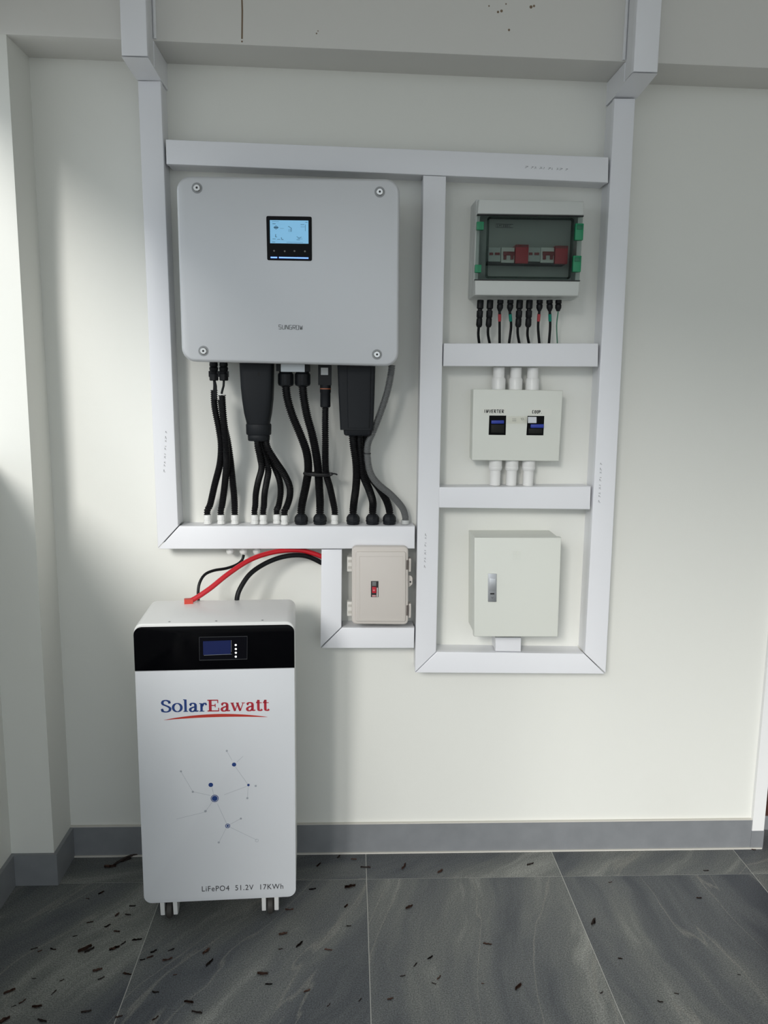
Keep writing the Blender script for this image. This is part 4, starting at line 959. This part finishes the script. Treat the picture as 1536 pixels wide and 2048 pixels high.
for zx, nth in ((440, 'left'), (513, 'middle'), (586, 'right')):
    c = W(*q10(zx, 225), -.037); c.z = W(300+zx/2.743, 1098, -TD).z+.0006
    o = thing('cable_gland', f'{nth} one of three white glands hanging under the trunking', 'gland', c-Vector((0, 0, .022)), 'glands under the trunking')
    finish('gland_body', lathe(c, [(.0120, 0), (.0120, -.006), (.0105, -.007), (.0105, -.010), (.0118, -.011), (.0118, -.018), (.0085, -.023)], 10), M_white, o)
    finish('gland_flange', lathe(c, [(.0128, -.001), (.0128, -.004)], 16), M_white, o)

# ================================================================== LITTER ON THE FLOOR
spots = [(405, 372), (530, 425), (468, 460), (512, 460), (360, 490), (430, 505), (467, 527), (137, 595), (212, 598), (340, 598, 1.9), (358, 602, 1.4), (458, 595, 1.4), (493, 575), (548, 560, 1.3), (615, 607), (600, 630), (685, 600), (670, 640, 1.3),
         (825, 607, 1.3), (838, 653, 1.5), (390, 682, 1.2), (405, 715), (508, 697, 1.2), (248, 722, .6), (38, 768, 1.4), (216, 770), (90, 808), (148, 828, 1.2), (345, 848, 1.2), (12, 885, 1.6), (168, 885, 1.3), (475, 868), (622, 770), (755, 810, 1.2), (788, 850, 1.4),
         (622, 875), (1050, 697, 1.4), (1075, 738), (1132, 537, 1.2), (1198, 580, 1.4), (1313, 600, 1.1), (1122, 597, .6), (1228, 765, .9), (1440, 800, .7), (1315, 822, .6), (1385, 425, .9), (1395, 505, .7), (1400, 348, 1.7), (1250, 358, 1.1), (1275, 260, 1.2), (1355, 228), (1415, 238),
         (1462, 270, 1.6), (1157, 440, 1.2), (440, 268, 1.8), (300, 545, .6), (160, 605, .6), (135, 715, .5), (350, 395, .6), (570, 640, .7), (700, 700, .5), (55, 825, .6)]
spots = [(s[0]/2, 1600+s[1]/2, s[2] if len(s) > 2 else .9) for s in spots]
sp2 = [(80, 268, 1.6), (225, 287, 1.2), (585, 258, 1.3), (100, 430, 1.3), (185, 632, 1), (413, 577, 1.2), (838, 490, 1.6), (537, 750, 1.4), (125, 660, .9), (220, 712, .9), (25, 797, .8), (75, 705, .7), (945, 635, .6), (870, 772, .6), (1170, 775, .6), (1105, 808, .7), (1260, 393, .8), (1288, 283, .9), (905, 330, .6), (1460, 177, .7), (200, 735, .6), (395, 735, .4), (1420, 700, .4)]
spots += [(768+s[0]/2, 1600+s[1]/2, s[2]) for s in sp2]
def leaf_mesh(k):
    rd = random.Random(k); me = bpy.data.meshes.new('leaf_fragment'); bm = bmesh.new(); n = 5; T = []; Bo = []
    w = rd.uniform(.0018, .0034); L = .0185; curl = rd.uniform(.001, .003)
    for i in range(n+1):
        t = i/n; ww = w*sin(pi*(.12+.8*t))*rd.uniform(.7, 1.2); y = rd.uniform(-.0008, .0008); z = curl*abs(t-.5)*2
        T.append((bm.verts.new((L*(t-.5), y+ww, .0009+z+rd.uniform(0, .0012))), bm.verts.new((L*(t-.5), y, .0004)), bm.verts.new((L*(t-.5), y-ww, .0009+z+rd.uniform(0, .0012)))))
    for a, b in zip(T, T[1:]):
        bm.faces.new((a[0], b[0], b[1], a[1])); bm.faces.new((a[1], b[1], b[2], a[2]))
    r = bmesh.ops.solidify(bm, geom=bm.faces[:], thickness=.0005)
    zmin = min(v.co.z for v in bm.verts)
    for v in bm.verts: v.co.z -= zmin
    bmesh.ops.recalc_face_normals(bm, faces=bm.faces); bm.to_mesh(me); bm.free(); me.materials.append(M_leaf if k % 2 == 0 else M_leafd); return me
leaves = [leaf_mesh(k) for k in range(9)]
for i, (x, y, sz) in enumerate(spots):
    p = F(x, y)
    if p.y > -.02: p.y = -.02
    o = bpy.data.objects.new('leaf_fragment', leaves[i % 9]); COL.objects.link(o)
    o.matrix_basis = Matrix.Translation(p) @ Matrix.Rotation(random.uniform(-.35, 1.15), 4, 'Z') @ Matrix.Diagonal((sz*1.05, sz*1.15, sz, 1))
    tag(o, 'small dry dark brown leaf fragment lying on the grey floor tiles', 'leaf', 'dry leaf fragments on the floor')
# twig by the left corner
t = finish('twig', tube([F(*p) + Vector((0, 0, .004)) for p in ((228, 1732), (240, 1724), (255, 1716), (270, 1712), (285, 1709))], .0032, .01, 6), M_leafd)
tag(t, 'dark dry twig on the floor left of the battery cabinet', 'twig')
o = bpy.data.objects.new('leaf_fragment', leaves[3]); COL.objects.link(o); o.matrix_basis = Matrix.Translation(F(248, 1722)) @ Matrix.Rotation(.5, 4, 'Z') @ Matrix.Diagonal((2.4, 2.2, 1.5, 1))
tag(o, 'largest dry leaf scrap, beside the twig in the left corner', 'leaf', 'dry leaf fragments on the floor')
